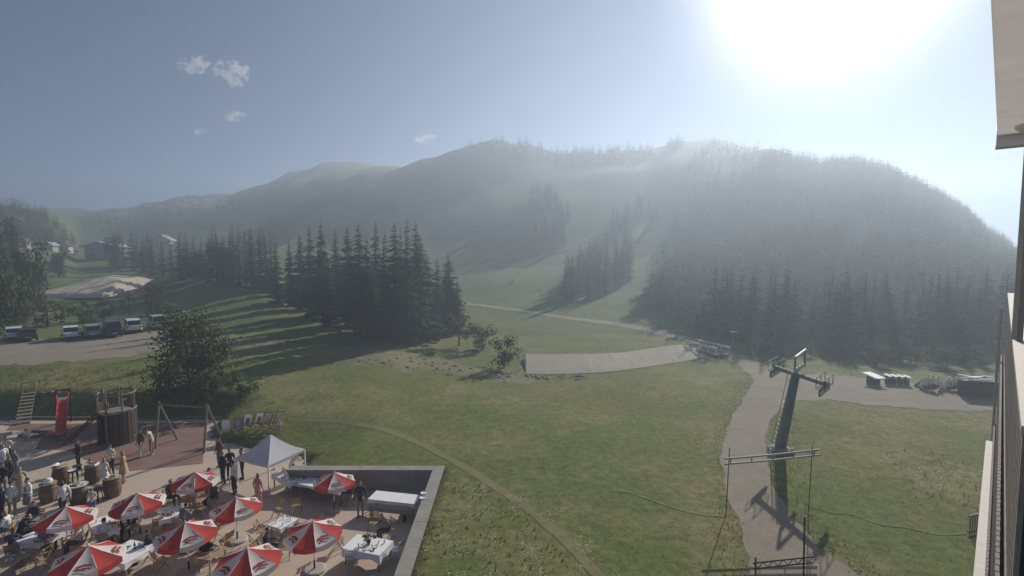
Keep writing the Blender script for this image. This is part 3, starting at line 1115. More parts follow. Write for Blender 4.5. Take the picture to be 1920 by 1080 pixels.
for s in (-.25, .25):
    o = MB()
    rod(o, (-.75, s, 2.35), (-3.1, s - .4, .05), .055)
    o.build('climbing_pole', M['wood_dark'], tw)
for i in range(7):
    t = (i + .7) / 8
    o = MB()
    rod(o, (-.75 - 2.35 * t, -.27 - .4 * t, 2.35 - 2.3 * t), (-.75 - 2.35 * t, .27 - .4 * t, 2.35 - 2.3 * t), .025, 6)
    o.build('rung', M['wood'], tw)

pa, pb_ = at_z(291, 842, 0), at_z(382, 850, 0)
sw = tag(empty('swing_frame', pa), 'wide pale timber swing frame over the red rubber mat', 'swing frame')
d = pb_ - pa
nrm_ = Vector((-d.y, d.x, 0)).normalized()
for q in (Vector((0, 0, 0)), d):
    o = MB()
    rod(o, q, q + nrm_ * .45 + Vector((0, 0, 2.95)), .07)
    o.build('leg', M['wood'], sw)
    o = MB()
    rod(o, q + nrm_ * 1.7, q + nrm_ * .5 + Vector((0, 0, 2.7)), .06)
    o.build('leg', M['wood_grey'], sw)
o = MB()
rod(o, nrm_ * .42 + Vector((-.1, 0, 2.78)), d + nrm_ * .42 + Vector((.1, 0, 2.78)), .065)
o.build('crossbar', M['wood'], sw)

g0 = at_z(66, 816, 0)
sd = tag(empty('sandpit', g0, -.1), 'small timber edged sandpit beside the white clad child', 'sandpit')
for x_, y_, sx, sy in ((0, -.45, 1.5, .1), (0, .45, 1.5, .1), (-.7, 0, .1, .8), (.7, 0, .1, .8)):
    o = MB()
    o.box((x_, y_, .1), (sx, sy, .2))
    o.build('board', M['wood'], sd)
o = MB()
o.box((0, 0, .04), (1.3, .8, .06))
o.build('sand', M['gravel'], sd)

g0 = at_z(112, 826, 0.012)
b = MB()
b.tube([(-.35, 0, .06), (.35, .05, .06)], .05, 8)
tag(b.build('log_step', M['wood'], None, g0), 'short pale log lying at the foot of the red slide', 'log')
g0 = at_z(243, 827, 0.012)
b = MB()
b.box((0, 0, .38), (.8, .24, .06), rz=-.1)
b.box((-.3, .03, .18), (.08, .2, .36))
b.box((.3, -.03, .18), (.08, .2, .36))
tag(b.build('low_bench', M['wood'], None, g0), 'small pale bench at the foot of the play tower', 'bench')

# ------------------------------------------------------------------ deck chairs
M['sling_white'] = mat('white_canvas', (0.7, 0.68, 0.64), 0.85, 0.06, 4, trans=0.2)
M['sling_grey'] = mat('grey_canvas', (0.28, 0.27, 0.27), 0.85, 0.1, 4, trans=0.2)
M['sling_tan'] = mat('tan_canvas', (0.45, 0.33, 0.22), 0.85, 0.1, 4, trans=0.2)


def deck_chair(loc, rz, label, m, printed=None, sling=True):
    t = tag(empty('deck_chair', loc, rz), label, 'deck chair', 'deck chairs in a row on the grass above the pavilion')
    for s in (-.3, .3):
        o = MB()
        o.box((s, 0, .5), (.045, .05, 1.35), rx=R(38))
        o.build('back_rail', M['wood'], t)
        o = MB()
        o.box((s * .88, .0, .28), (.045, .05, 1.0), rx=R(-58))
        o.build('seat_rail', M['wood'], t)
    for y_, z_ in ((-.4, 1.02), (.42, .03), (.42, .52)):
        o = MB()
        o.tube([(-.32, y_, z_), (.32, y_, z_)], .025, 6)
        o.build('crossbar', M['wood'], t)
    if sling:
        b = MB()
        prof = [(-.4, 1.03), (-.28, .76), (-.12, .48), (.06, .33), (.24, .35), (.42, .53)]
        b.add([(x_, y_, z_) for y_, z_ in prof for x_ in (-.25, .25)], [(2 * i, 2 * i + 1, 2 * i + 3, 2 * i + 2) for i in range(5)])
        so = b.build('sling', m, t, smooth=True)
        if printed:
            b = MB()
            b.add([(x_, y_ + .012, z_ + .012) for y_, z_ in prof[1:4] for x_ in (-.13, .13)], [(2 * i, 2 * i + 1, 3 + 2 * i, 2 + 2 * i) for i in range(2)])
            b.build('print', printed, so)
    return t


for px, py, rz, lab, m, pr, sl_ in [(424, 818, .45, 'white canvas deck chair, leftmost of the row on the grass', M['sling_white'], None, True),
                                   (447, 815, .35, 'grey canvas deck chair, second from the left in the row', M['sling_grey'], M['sling_white'], True),
                                   (463, 807, .05, 'white canvas deck chair with a faint print, third from the left', M['sling_white'], M['sling_grey'], True),
                                   (484, 804, -.05, 'white deck chair with a large dark print, left of the tan one', M['sling_white'], M['sling_tan'], True),
                                   (500, 804, -.05, 'tan and white printed deck chair right of the dark printed one', M['sling_tan'], M['sling_white'], True),
                                   (522, 802, -.1, 'deck chair behind the small child, rightmost of the row', M['sling_tan'], None, True)]:
    deck_chair(ground(px, py), rz + math.pi, lab, m, pr, sl_)

# ------------------------------------------------------------------ ski lift
g0 = ground(1462, 846)
py_ = tag(empty('lift_pylon', g0), 'leaning steel ski lift pylon with wheel sets standing beside the gravel road', 'lift pylon')
tilt = Vector((.84, .1, 0))
HM = z_of(700, g0.y) - g0.z
mt = lambda z: Vector((tilt.x * z / HM, tilt.y * z / HM, z))
b = MB()
b.tube([mt(-.2), mt(.6), mt(HM)], [.34, .29, .22], 12)
b.build('mast', M['mast'], py_, smooth=True)
b = MB()
b.lathe([(.62, -.1), (.62, .18), (.4, .3)], 12)
b.build('footing', M['concrete'], py_)
ladder = MB()
for s in (-.17, .17):
    ladder.tube([mt(.4) + Vector((-.46, s, 0)), mt(HM) + Vector((-.36, s, 0))], .022, 6)
lo = ladder.build('ladder', M['steel'], py_)
o = MB()
o.tube([(0, -.17, 0), (0, .17, 0)], .018, 6)
rg = o.mesh('rung', M['steel'])
for i in range(15):
    z_ = .6 + i * (HM - .8) / 15
    link_mesh('rung', rg, lo, tuple(mt(z_) + Vector((-.46 + .1 * z_ / HM, 0, 0))))
top = mt(HM)
LD = Vector((2.9, 3.0, .1)).normalized()             # direction of the lift line
AD = Vector((.12, -1, 0)).normalized()               # direction of the cross arm
b = MB()
b.tube([top + AD * -1.9 + Vector((0, 0, -.1)), top + AD * 2.3 + Vector((0, 0, -.05))], .14, 8)
b.build('cross_arm', M['mast'], py_)
o = MB()
o.lathe([(.03, -.05), (.16, -.05), (.19, -.03), (.15, 0), (.19, .03), (.16, .05), (.03, .05)], 14)
whl = o.mesh('wheel', M['steel'])
wm = LD.to_track_quat('X', 'Z').to_matrix().to_4x4() @ Matrix.Rotation(R(90), 4, 'X')
for side, q in ((-1, top + AD * -1.85), (1, top + AD * 2.25)):
    b = MB()
    b.tube([q - LD * .95 + Vector((0, 0, -.22)), q + LD * .95 + Vector((0, 0, -.22))], .06, 6)
    b.tube([q + Vector((0, 0, .02)), q + Vector((0, 0, -.22))], .08, 6)
    b.tube([q - LD * .5 + Vector((0, 0, -.22)), q - LD * .5 + Vector((0, 0, -.42))], .04, 6)
    b.tube([q + LD * .5 + Vector((0, 0, -.22)), q + LD * .5 + Vector((0, 0, -.42))], .04, 6)
    wa = b.build('wheel_beam', M['dark_steel'], py_)
    for k in range(6):
        w_ = link_mesh('wheel', whl, wa)
        w_.matrix_local = Matrix.Translation(q + LD * (-.85 + k * .34) + Vector((0, 0, -.4))) @ wm
    b = MB()
    for s in (-.3, .3):
        b.tube([q + AD * s - LD * .9 + Vector((0, 0, .35)), q + AD * s + LD * .9 + Vector((0, 0, .35))], .022, 6)
        for k in (-1, 0, 1):
            b.tube([q + AD * s + LD * .9 * k + Vector((0, 0, -.2)), q + AD * s + LD * .9 * k + Vector((0, 0, .37))], .02, 6)
    for k in range(9):
        b.tube([q - AD * .3 + LD * (-.9 + .225 * k) + Vector((0, 0, -.18)), q + AD * .3 + LD * (-.9 + .225 * k) + Vector((0, 0, -.18))], .018, 5)
    b.build('catwalk', M['dark_steel'], py_)
fr0, fr1 = top - LD * .3, top + LD * 1.75
for hgt, nm, m_, rr_ in ((.12, 'lower_beam', 'mast', .07), (.95, 'lifting_beam', 'steel', .075)):
    b = MB()
    b.tube([fr0 + Vector((0, 0, hgt)), fr1 + Vector((0, 0, hgt + .12))], rr_, 8)
    b.build(nm, M[m_], py_)
for t in (0, .95):
    b = MB()
    q = fr0.lerp(fr1, t)
    b.tube([q + Vector((0, 0, .1)), q + Vector((0, 0, 1.0))], .06, 7)
    b.build('frame_post', M['mast'], py_)
o = MB()
o.box((0, 0, 0), (.16, .06, .26))
sh = o.mesh('clamp', M['white'])
for k in range(7):
    q = fr0.lerp(fr1, .05 + .15 * k) + Vector((-.06, -.09, .16 + .02 * (k % 2)))
    o = link_mesh('clamp', sh, py_, tuple(q))
    o.rotation_euler = (0, .3 * (-1) ** k, math.atan2(LD.y, LD.x))
for q in (Vector((-.75, -.4, .0)), Vector((.55, -.3, 0))):
    b = MB()
    b.lathe([(.17, -.1), (.15, .16), (.05, .3)], 4)
    b.build('anchor_block', M['white'], py_, tuple(q))


def truss(parent, a, c, h, m, n=10, name='lattice_bar'):
    b = MB()
    up = Vector((0, 0, h))
    b.tube([a, c], .028, 6)
    b.tube([a + up, c + up], .028, 6)
    for k in range(n):
        p, q = a.lerp(c, k / n), a.lerp(c, (k + 1) / n)
        b.tube([p, q + up] if k % 2 else [p + up, q], .014, 5)
    return b.build(name, m, parent)


p0, p1 = ground(1361, 966), ground(1516, 956)
gt = tag(empty('lift_gate', p0), 'tall wide gate of two thin poles carrying a pale double bar across the gravel road', 'gate')
L_ = p1 - p0
for q, hh in ((Vector((0, 0, 0)), 3.0), (L_, 2.9)):
    b = MB()
    b.tube([q + Vector((0, 0, -.1)), q + Vector((.12, .1, hh))], .02, 7)
    b.build('pole', M['dark_steel'], gt)
a, c = Vector((-.1, .05, 2.28)), L_ * 1.12 + Vector((.0, .05, 2.48))
for hgt, nm in ((0, 'lower_bar'), (.24, 'upper_bar')):
    b = MB()
    b.tube([a + Vector((0, 0, hgt)), a.lerp(c, .5) + Vector((0, 0, hgt - .03)), c + Vector((0, 0, hgt))], .045, 8)
    b.build(nm, M['steel'], gt)
o = MB()
o.tube([(0, 0, -.02), (0, 0, .26)], .02, 6)
tie = o.mesh('tie', M['dark_steel'])
for k in range(5): link_mesh('tie', tie, gt, tuple(a.lerp(c, .06 + .22 * k)))
p0, p1 = ground(1417, 1120), ground(1506, 1120)
gt = tag(empty('lift_gate', p0), 'near gate with a dark lattice bar at the lower end of the road', 'gate')
L_ = p1 - p0
for q, hh in ((Vector((0, 0, 0)), 1.35), (L_, 2.75)):
    b = MB()
    b.tube([q + Vector((0, 0, -.1)), q + Vector((0, .1, hh))], .03, 7)
    b.build('pole', M['dark_steel'], gt)
truss(gt, Vector((-.1, .06, .95)), L_ * 1.2 + Vector((0, .06, 1.18)), .2, M['dark_steel'], 12)


def small_pylon(px, pb, pt, lab):
    g = ground(px, pb)
    h = z_of(pt, g.y) - g.z
    t = tag(empty('lift_pylon', g, .5), lab, 'lift pylon')
    b = MB()
    b.tube([(0, 0, -.2), (0, 0, h)], [h * .025 + .05, h * .015 + .04], 8)
    b.build('mast', M['mast'], t)
    b = MB()
    b.box((0, 0, h), (h * .32, h * .04, h * .05))
    b.build('cross_arm', M['steel'], t)
    for s in (-.15, .15):
        b = MB()
        b.box((s * h, 0, h * 1.035), (h * .06, h * .2, h * .03))
        b.build('wheel_beam', M['white'], t)


small_pylon(1374, 655, 623, 'small distant lift pylon with a pale cross arm beside the footbridge')
small_pylon(887, 475, 424, 'thin lift pylon standing far up on the grassy ski slope')

# ropes on the grass
M['rope'] = mat('pale_rope', (0.65, 0.6, 0.45), 0.9, 0.1, 5)
for lab, pts in (('pale rope lying on the meadow left of the gravel road', [(1146, 921), (1180, 924), (1225, 940), (1270, 955), (1320, 966), (1358, 969)]),
                 ('pale rope lying on the grass right of the lift pylon', [(1512, 948), (1560, 962), (1600, 966), (1650, 984), (1700, 990), (1760, 1003), (1812, 1001)])):
    b = MB()
    q = smooth_line([tuple(ground(*p)[:2]) for p in pts], 60)
    b.tube([(x_, y_, float(zt(x_, y_)) + .03) for x_, y_ in q], .014, 5)
    tag(b.build('rope', M['rope']), lab, 'rope')

# footbridge with two rails
p0, p1 = ground(1297, 653), ground(1356, 670)
L_ = p1 - p0
ang = math.atan2(L_.y, L_.x)
fb = tag(empty('footbridge', p0, ang), 'small footbridge with two white rails at the end of the pale apron', 'footbridge')
ln = L_.length
b = MB()
b.box((ln / 2, .0, .18), (ln, 1.8, .14))
b.build('deck', M['wood_grey'], fb)
for s in (-.9, .9):
    b = MB()
    b.box((ln / 2, s, .95), (ln, .09, .16))
    b.build('rail', M['white'], fb)
    o = MB()
    o.box((0, 0, .55), (.1, .08, .7))
    pm = o.mesh('rail_post', M['white'])
    for k in range(5): link_mesh('rail_post', pm, fb, (.1 + (ln - .2) * k / 4, s, 0))
g0 = ground(984, 690)
b = MB()
b.tube([(0, 0, -.1), (-.12, 0, 1.7)], .05, 7)
tag(b.build('marker_post', M['white'], None, g0), 'thin white marker post at the left end of the pale apron', 'post')

# stacks and piles on the yard
M['timber_pale'] = mat('pale_timber', (0.8, 0.74, 0.64), 0.8, 0.15, 5, obj_var=0.15)
M['timber_stack'] = mat('dark_timber', (0.085, 0.075, 0.062), 0.9, 0.3, 5, obj_var=0.2)


def crate(px, pb, w, h, lab):
    g = ground(px, pb)
    t = tag(empty('crate', g, .25), lab, 'crate', None)
    b = MB()
    b.box((0, 0, h / 2), (w, w * .8, h))
    bd = b.build('box_body', M['timber_stack'], t)
    o = MB()
    o.box((0, 0, 0), (w * 1.02, .025, .09))
    sm = o.mesh('slat', M['timber_stack'])
    for k in range(4): link_mesh('slat', sm, bd, (0, -w * .4 - .015, h * (.15 + .22 * k)))
    b = MB()
    b.box((0, -.02, h + .06), (w * 1.2, w * 1.9, .06), rx=R(9))
    b.build('lid', M['white'], t)
    b = MB()
    b.box((0, -w * .4 - .035, h * .86), (w * 1.1, .03, h * .26))
    b.build('added_white_front', M['white'], t)  # white front added to make up for the dimly lit lid


crate(1637, 720, .78, .7, 'wide dark crate with a pale lid standing apart on the gravel yard')
for i, px in enumerate((1664, 1675, 1687, 1699)):
    crate(px, 719 + i * .7, .33, .66, '%s of the four narrow white lidded crates on the yard' % ('leftmost', 'second from the left', 'third from the left', 'rightmost')[i])
r6 = random.Random(66)
for lab, x0, x1, hh in (('left mound of pale split logs on the gravel yard', 1720, 1764, .85), ('right mound of pale split logs beside the timber stack', 1760, 1803, .7)):
    g = ground((x0 + x1) / 2, 728)
    t = tag(empty('log_pile', g), lab, 'log pile')
    W = (x1 - x0) * g.y / FPX
    o = MB()
    o.tube([(0, 0, -.3), (0, 0, .3)], .075, 7)
    sm = o.mesh('log', M['timber_pale'])
    b = MB()
    b.ball((0, .35, .0), (W * .48, .5, hh * .7), 14, 8)
    b.build('log_heap', M['timber_stack'], t)
    for k in range(34):
        u_ = (k + .5) / 34 * 2 - 1
        z_ = hh * (1 - u_ * u_) * r6.uniform(.6, 1)
        q = link_mesh('log', sm, t, (u_ * W / 2, -.35 + r6.uniform(-.15, .3), z_ + .16))
        q.rotation_euler = (r6.uniform(-.8, .2), u_ * .9 + r6.uniform(-.4, .4), r6.uniform(0, 3))
g = ground(1832, 742)
t = tag(empty('timber_stack', g, -.25), 'big dark timber stack with white boards on top beside the hotel', 'timber stack')
W = 58 * g.y / FPX
o = MB()
o.box((0, 0, 0), (W * .96, .16, .15))
sm = o.mesh('beam', M['timber_stack'])
for r_ in range(7):
    for k in range(5):
        q = link_mesh('beam', sm, t, (r6.uniform(-.08, .08), k * .2 - .4, .1 + r_ * .172))
o = MB()
o.box((0, 0, 0), (W * .3, .2, .05))
sm = o.mesh('board', M['white'])
for k in range(12):
    q = link_mesh('board', sm, t, (-W * .34 + (k % 4) * W * .23 + r6.uniform(-.1, .1), -.3 + .3 * (k // 4), 1.3 + .07 * (k // 4) + .05 * (k % 3)))
    q.rotation_euler = (r6.uniform(-.1, .3), r6.uniform(-.15, .15), r6.uniform(-.15, .15))
# small ramp railing beside the hotel
p0, p1 = ground(1814, 1003), ground(1860, 991)
L_ = p1 - p0
rl = tag(empty('railing', p0, math.atan2(L_.y, L_.x)), 'short slatted wooden railing on the lawn beside the hotel wall', 'railing')
for z_ in (.12, .78):
    b = MB()
    b.box((L_.length / 2, 0, z_), (L_.length, .06, .07))
    b.build('rail', M['wood_grey'], rl)
o = MB()
o.box((0, -.05, .42), (.04, .03, .8))
sm = o.mesh('baluster', M['wood_grey'])
for k in range(11): link_mesh('baluster', sm, rl, (.03 + (L_.length - .06) * k / 10, 0, 0))

# ------------------------------------------------------------------ parked cars
M['glass'] = mat('car_glass', (0.02, 0.024, 0.028), 0.08, 0.1, 2, spec=0.6)
M['chrome'] = mat('wheel_alloy', (0.4, 0.4, 0.41), 0.35, 0.1, 8, metal=0.7)
M['tail'] = mat('tail_light', (0.3, 0.015, 0.015), 0.3, 0.1, 5, spec=0.5)
M['lamp'] = mat('headlight', (0.7, 0.7, 0.7), 0.15, 0.05, 5, spec=0.6)
M['trim'] = mat('black_trim', (0.025, 0.025, 0.027), 0.6, 0.1, 6)
PAINT = {k: mat('paint_' + k, c, 0.3, 0.06, 1.5, spec=0.5) for k, c in {'white': (.72, .72, .71), 'grey': (.3, .3, .29), 'black': (.04, .042, .05), 'silver': (.45, .47, .49), 'darkred': (.05, .03, .03)}.items()}


def loft(b, secs, mi=0):
    n = len(secs[0])
    b.add([p for s in secs for p in s], [(i * n + k, i * n + (k + 1) % n, (i + 1) * n + (k + 1) % n, (i + 1) * n + k) for i in range(len(secs) - 1) for k in range(n)] + [tuple(range(n - 1, -1, -1)), tuple((len(secs) - 1) * n + k for k in range(n))], mi)


def car(loc, rz, label, paint, L=4.4, W=1.78, H=1.5, kind='estate'):
    """front faces +x"""
    t = tag(empty('parked_car', loc, rz), label, 'car', 'cars parked at the edge of the car park')
    hb = .92 if kind != 'van' else 1.05
    b = MB()
    # lower body: (x, half width, bottom, top)
    st = [(-L / 2, .8, .42, hb - .08), (-L / 2 + .12, .94, .30, hb), (-L * .3, 1, .22, hb + .02), (0, 1, .2, hb), (L * .2, 1, .22, hb - .02), (L / 2 - .45, .97, .24, hb - .14), (L / 2 - .1, .88, .3, hb - .24), (L / 2, .74, .42, hb - .34)]
    secs = []
    for x_, w_, z0, z1 in st:
        w2 = W / 2 * w_
        secs.append([Vector((x_, -w2, z0 + .1)), Vector((x_, -w2 * .93, z0)), Vector((x_, w2 * .93, z0)), Vector((x_, w2, z0 + .1)), Vector((x_, w2, z1 - .22)), Vector((x_, w2 * .9, z1)), Vector((x_, -w2 * .9, z1)), Vector((x_, -w2, z1 - .22))])
    loft(b, secs)
    b.build('body', PAINT[paint], t, smooth=False)
    back = -L / 2 + (.12 if kind != 'hatch' else .3)
    fr = L * .22 if kind != 'van' else L * .34
    ct = [(back, .86, hb - .02), (back + .3, .78, H - .06), (back + .75, .76, H), (fr - .75, .76, H - .03), (fr - .55, .77, H - .1), (fr + .25, .86, hb - .04)]
    # cabin: pillars and roof in paint, glazing slightly proud
    b = MB()
    secs = []
    for x_, w_, z1 in ct:
        secs.append([Vector((x_, -W / 2 * .88, hb - .06)), Vector((x_, W / 2 * .88, hb - .06)), Vector((x_, W / 2 * w_, max(z1, hb - .05))), Vector((x_, -W / 2 * w_, max(z1, hb - .05)))])
    loft(b, secs)
    b.build('cabin', PAINT[paint], t)

    def pane(nm, pts):
        o = MB()
        pts = [Vector(p) for p in pts]
        nn = (pts[1] - pts[0]).cross(pts[2] - pts[0]).normalized() * .018
        o.add([p + nn for p in pts] + [p - nn for p in pts], [(0, 1, 2, 3), (7, 6, 5, 4), (0, 4, 5, 1), (1, 5, 6, 2), (2, 6, 7, 3), (3, 7, 4, 0)])
        return o.build(nm, M['glass'], t)

    wz0, wz1 = hb + .04, H - .12
    wb, wt = W / 2 * .845, W / 2 * .80
    pane('rear_window', [(back + .045, -wb * .9, wz0), (back + .26, -wt * .9, wz1), (back + .26, wt * .9, wz1), (back + .045, wb * .9, wz0)])
    pane('windscreen', [(fr + .17, -wb * .92, wz0), (fr + .17, wb * .92, wz0), (fr - .48, wt * .9, wz1), (fr - .48, -wt * .9, wz1)])
    for s in (-1, 1):
        y0, y1 = s * W / 2 * .872, s * W / 2 * .79
        for xa, xb, xc, xd in ((back + .35, back + .95, back + .95, back + .5), (back + 1.02, (back + fr) / 2 + .1, (back + fr) / 2 + .1, back + 1.02), ((back + fr) / 2 + .18, fr - .05, fr - .52, (back + fr) / 2 + .18)):
            pane('side_window', [(xa, y0, wz0), (xb, y0, wz0), (xc, y1, wz1), (xd, y1, wz1)])
        o = MB()
        o.box((-L / 2 + .06, s * W / 2 * .78, hb - .2), (.12, .26, .22))
        o.build('tail_light', M['tail'], t)
        o = MB()
        o.box((L / 2 - .09, s * W / 2 * .66, hb - .38), (.2, .34, .15))
        o.build('headlight', M['lamp'], t)
        o = MB()
        o.box((fr + .0, s * (W / 2 + .07), hb + .04), (.12, .18, .13))
        o.build('mirror', PAINT[paint], t)
    o = MB()
    o.box((-L / 2 - .01, 0, .5), (.06, .52, .12))
    o.build('number_plate', M['white'], t)
    o = MB()
    o.box((-L / 2 + .02, 0, .38), (.14, W * .8, .16))
    o.build('bumper', M['trim'], t)
    o = MB()
    o.box((L / 2 - .02, 0, .5), (.06, W * .45, .14))
    o.build('grille', M['trim'], t)
    for x_ in (-L * .31, L * .31):
        for s in (-1, 1):
            wv = empty('wheel', (x_, s * (W / 2 - .08), .32), 0, t)
            wv.rotation_euler = (R(90), 0, 0)
            o = MB()
            o.lathe([(.2, -.1), (.3, -.1), (.32, -.06), (.32, .06), (.3, .1), (.2, .1)], 18)
            o.build('tyre', M['black'], wv)
            o = MB()
            o.lathe([(.03, -.11), (.2, -.105), (.2, .105), (.03, .11)], 10)
            o.build('rim', M['chrome'], wv)
    return t


for px, pb, ang_, lab, paint, kind, H_ in [(-4, 641, 250, 'white car cut by the left edge of the picture', 'white', 'estate', 1.5), (20, 643, 255, 'black car with low roof beside the leftmost white car', 'black', 'hatch', 1.42),
                                          (106, 640, 252, 'white hatchback with dark rear window, alone left of the grey car', 'white', 'hatch', 1.56), (146, 637, 262, 'dark grey estate car between white hatchback and black van', 'grey', 'estate', 1.58),
                                          (186, 635, 264, 'tall black van between the grey estate and the white estate', 'black', 'van', 1.95), (227, 627, 262, 'white off road car third from the right end of the row', 'white', 'van', 1.72),
                                          (275, 620, 268, 'silver van parked alone at the right end of the row', 'silver', 'van', 1.85)]:
    if 'third' in lab: lab = 'white off road car between the black van and the silver van'
    g = ground(px, pb)
    # the backs of the cars face the lens
    car((g.x, g.y + 2.0, float(zt(g.x, g.y + 2.0)) + .05), math.atan2(g.y, g.x) + R(ang_ - 258) * .5 + R(3), lab, paint, 4.3, 1.78, H_, kind)

# ------------------------------------------------------------------ far houses
M['plaster'] = mat('plaster', (0.55, 0.53, 0.49), 0.9, 0.08, 2)
M['barn_wall'] = mat('barn_wall', (0.25, 0.26, 0.265), 0.9, 0.12, 1)
M['roof_brown'] = mat('brown_roof', (0.14, 0.085, 0.06), 0.85, 0.2, 2)
M['roof_pale'] = mat('pale_roof', (0.5, 0.49, 0.47), 0.7, 0.1, 2)


def house(px, pb, wpx, hpx, lab, wall_m, roof_m, rise=.3, cat='house', rz=0.0, upper=None, nwin=3):
    g = ground(px, pb)
    k = g.y / FPX
    W, Hh = wpx * k, hpx * k
    D = W * .8
    t = tag(empty('house', g + Vector((0, D / 2, 0)), rz), lab, cat)
    ev = Hh * (1 - rise)
    b = MB()
    b.box((0, 0, ev / 2 - .5), (W * .88, D * .88, ev + 1))
    b.add([(-W * .44, -D * .44, ev), (W * .44, -D * .44, ev), (0, -D * .44, Hh * .97), (-W * .44, D * .44, ev), (W * .44, D * .44, ev), (0, D * .44, Hh * .97)], [(0, 1, 2), (3, 5, 4), (0, 2, 5, 3), (1, 4, 5, 2)])
    b.build('wall', wall_m, t)
    for s in (-1, 1):
        b = MB()
        e = Vector((s * W * .55, 0, ev - Hh * .07))
        r0 = Vector((0, 0, Hh))
        th = Vector((0, 0, Hh * .06 + .1))
        b.add([(e.x, -D * .55, e.z), (e.x, D * .55, e.z), (0, D * .55, r0.z), (0, -D * .55, r0.z), (e.x, -D * .55, e.z + th.z), (e.x, D * .55, e.z + th.z), (0, D * .55, r0.z + th.z), (0, -D * .55, r0.z + th.z)],
              [(0, 1, 2, 3), (7, 6, 5, 4), (0, 4, 5, 1), (1, 5, 6, 2), (2, 6, 7, 3), (3, 7, 4, 0)])
        b.build('roof_slope', roof_m, t)
    if upper:
        b = MB()
        b.box((0, -D * .5, ev * .52), (W * .92, D * .1, ev * .12))
        b.build('balcony', upper, t)
    o = MB()
    o.box((0, 0, 0), (W * .09, .1, ev * .16))
    wmsh = o.mesh('window', M['glass'])
    for r_ in (.28, .78):
        for c_ in range(nwin):
            link_mesh('window', wmsh, t, ((c_ - (nwin - 1) / 2) * W * .8 / nwin, -D * .44 - .01, ev * r_))
    b = MB()
    b.box((W * .2, 0, Hh * 1.02), (W * .07, W * .07, Hh * .25))
    b.build('chimney', wall_m, t)
    return t


house(182, 487, 56, 32, 'big plain grey barn at the far end of the valley', M['barn_wall'], M['roof_pale'], .2, 'barn', .1, None, 2)
house(300, 464, 30, 22, 'far chalet with a wide pale roof right of the dark spruces', M['plaster'], M['roof_pale'], .38, 'house', .2, M['wood_dark'])
house(112, 470, 24, 16, 'far house with a reddish brown roof left of the grey barn', M['plaster'], M['roof_brown'], .4, 'house', .3, M['wood_dark'])
house(90, 468, 18, 13, 'small far house with a pale roof beside the brown roofed one', M['plaster'], M['roof_pale'], .4)
house(45, 464, 12, 16, 'small white far house among the trees on the left hill', M['plaster'], M['roof_brown'], .4, 'house', 0, None, 2)
house(132, 476, 14, 12, 'tiny far hut between the grey barn and the brown roof', M['wood_dark'], M['roof_brown'], .45, 'hut', 0, None, 2)
house(14, 512, 26, 16, 'house with a pale roof half hidden by the trees at the left edge', M['plaster'], M['roof_pale'], .45, 'house', .3)

# ------------------------------------------------------------------ hotel on the right
M['hotel_wood'] = mat('hotel_cladding', (0.25, 0.21, 0.185), 0.8, 0.2, 3, obj_var=0.12)
M['hotel_white'] = mat('hotel_render', (0.32, 0.31, 0.295), 0.9, 0.06, 2)
M['soffit'] = mat('soffit_board', (0.78, 0.74, 0.70), 0.8, 0.06, 1.5)
M['overhang'] = mat('translucent_soffit', (0.84, 0.79, 0.75), 0.9, 0.05, 1.5, trans=0.75)  # translucent so sun from above brightens the eave soffit's underside
M['coping_metal'] = mat('pale_coping', (0.5, 0.47, 0.43), 0.6, 0.08, 3)
M['shade_lamp'] = mat('lamp_glass', (0.75, 0.73, 0.68), 0.4, 0.03, 3)
AZ = math.atan((1879 - 960) / FPX)
# local frame: x along the facade away from the camera, y to the left of it
ht = tag(empty('hotel', (0, 0, 0), math.pi / 2 - AZ), 'hotel facade with timber balconies and a pale eave soffit seen edge on at the right', 'hotel')


def hbox(nm, m_, x0, x1, y0, y1, z0, z1, bev=None):
    b = MB()
    b.box(((x0 + x1) / 2, (y0 + y1) / 2, (z0 + z1) / 2), (x1 - x0, y1 - y0, z1 - z0))
    return b.build(nm, m_, ht)


hbox('soffit_sheet', M['overhang'], 2, 17.6, -4, .24, CAM_H + 2.85, CAM_H + 2.87)  # eave soffit built as a thin translucent sheet to make it bright
hbox('front_bar', M['soffit'], 17.6, 17.75, -4, .26, CAM_H + 2.60, CAM_H + 2.98)
hbox('bar_edge', M['coping_metal'], 17.75, 17.82, -4, .27, CAM_H + 2.56, CAM_H + 2.66)
o = MB()
o.ball((16.6, -.32, CAM_H + 2.86), (.4, .28, .16), 16, 8)
o.build('ceiling_lamp', M['shade_lamp'], ht)
hbox('balcony_post', M['coping_metal'], 16.0, 16.14, -.34, -.22, CAM_H - 2, CAM_H + 2.85)
hbox('balcony_post', M['hotel_wood'], 15.6, 15.74, -.40, -.3, CAM_H - 2, CAM_H + 2.85)
# balcony under the lens: boards, coping, floor slab
hbox('coping', M['coping_metal'], 8.0, 34, -.52, -.24, CAM_H - 2.04, CAM_H - 1.94)
hbox('floor_slab', M['hotel_white'], 8.0, 34, -3.2, -.5, CAM_H - 3.3, CAM_H - 3.05)
for lev, (zt_, zb_, off, x1) in enumerate(((CAM_H - 2.05, CAM_H - 4.6, -.28, 33.6), (CAM_H - 4.7, CAM_H - 7.4, -.16, 32), (CAM_H - 7.5, CAM_H - 10.6, -.08, 30.5))):
    o = MB()
    o.box((0, 0, 0), (.19, .05, zt_ - zb_))
    bm_ = o.mesh('cladding_board', M['hotel_wood'])
    n_ = int((x1 - 8) / .22)
    for k in range(n_):
        link_mesh('cladding_board', bm_, ht, (8.1 + k * .22, off - .004 * (k % 2), (zt_ + zb_) / 2))
    hbox('end_board', M['hotel_wood'], x1 + .0, x1 + .08, off - 1.2, off + .03, zb_ - .15, zt_)
    hbox('back_panel', M['hotel_wood'], 8.0, x1 - .02, off - .14, off - .08, zb_ + .02, zt_ - .02)
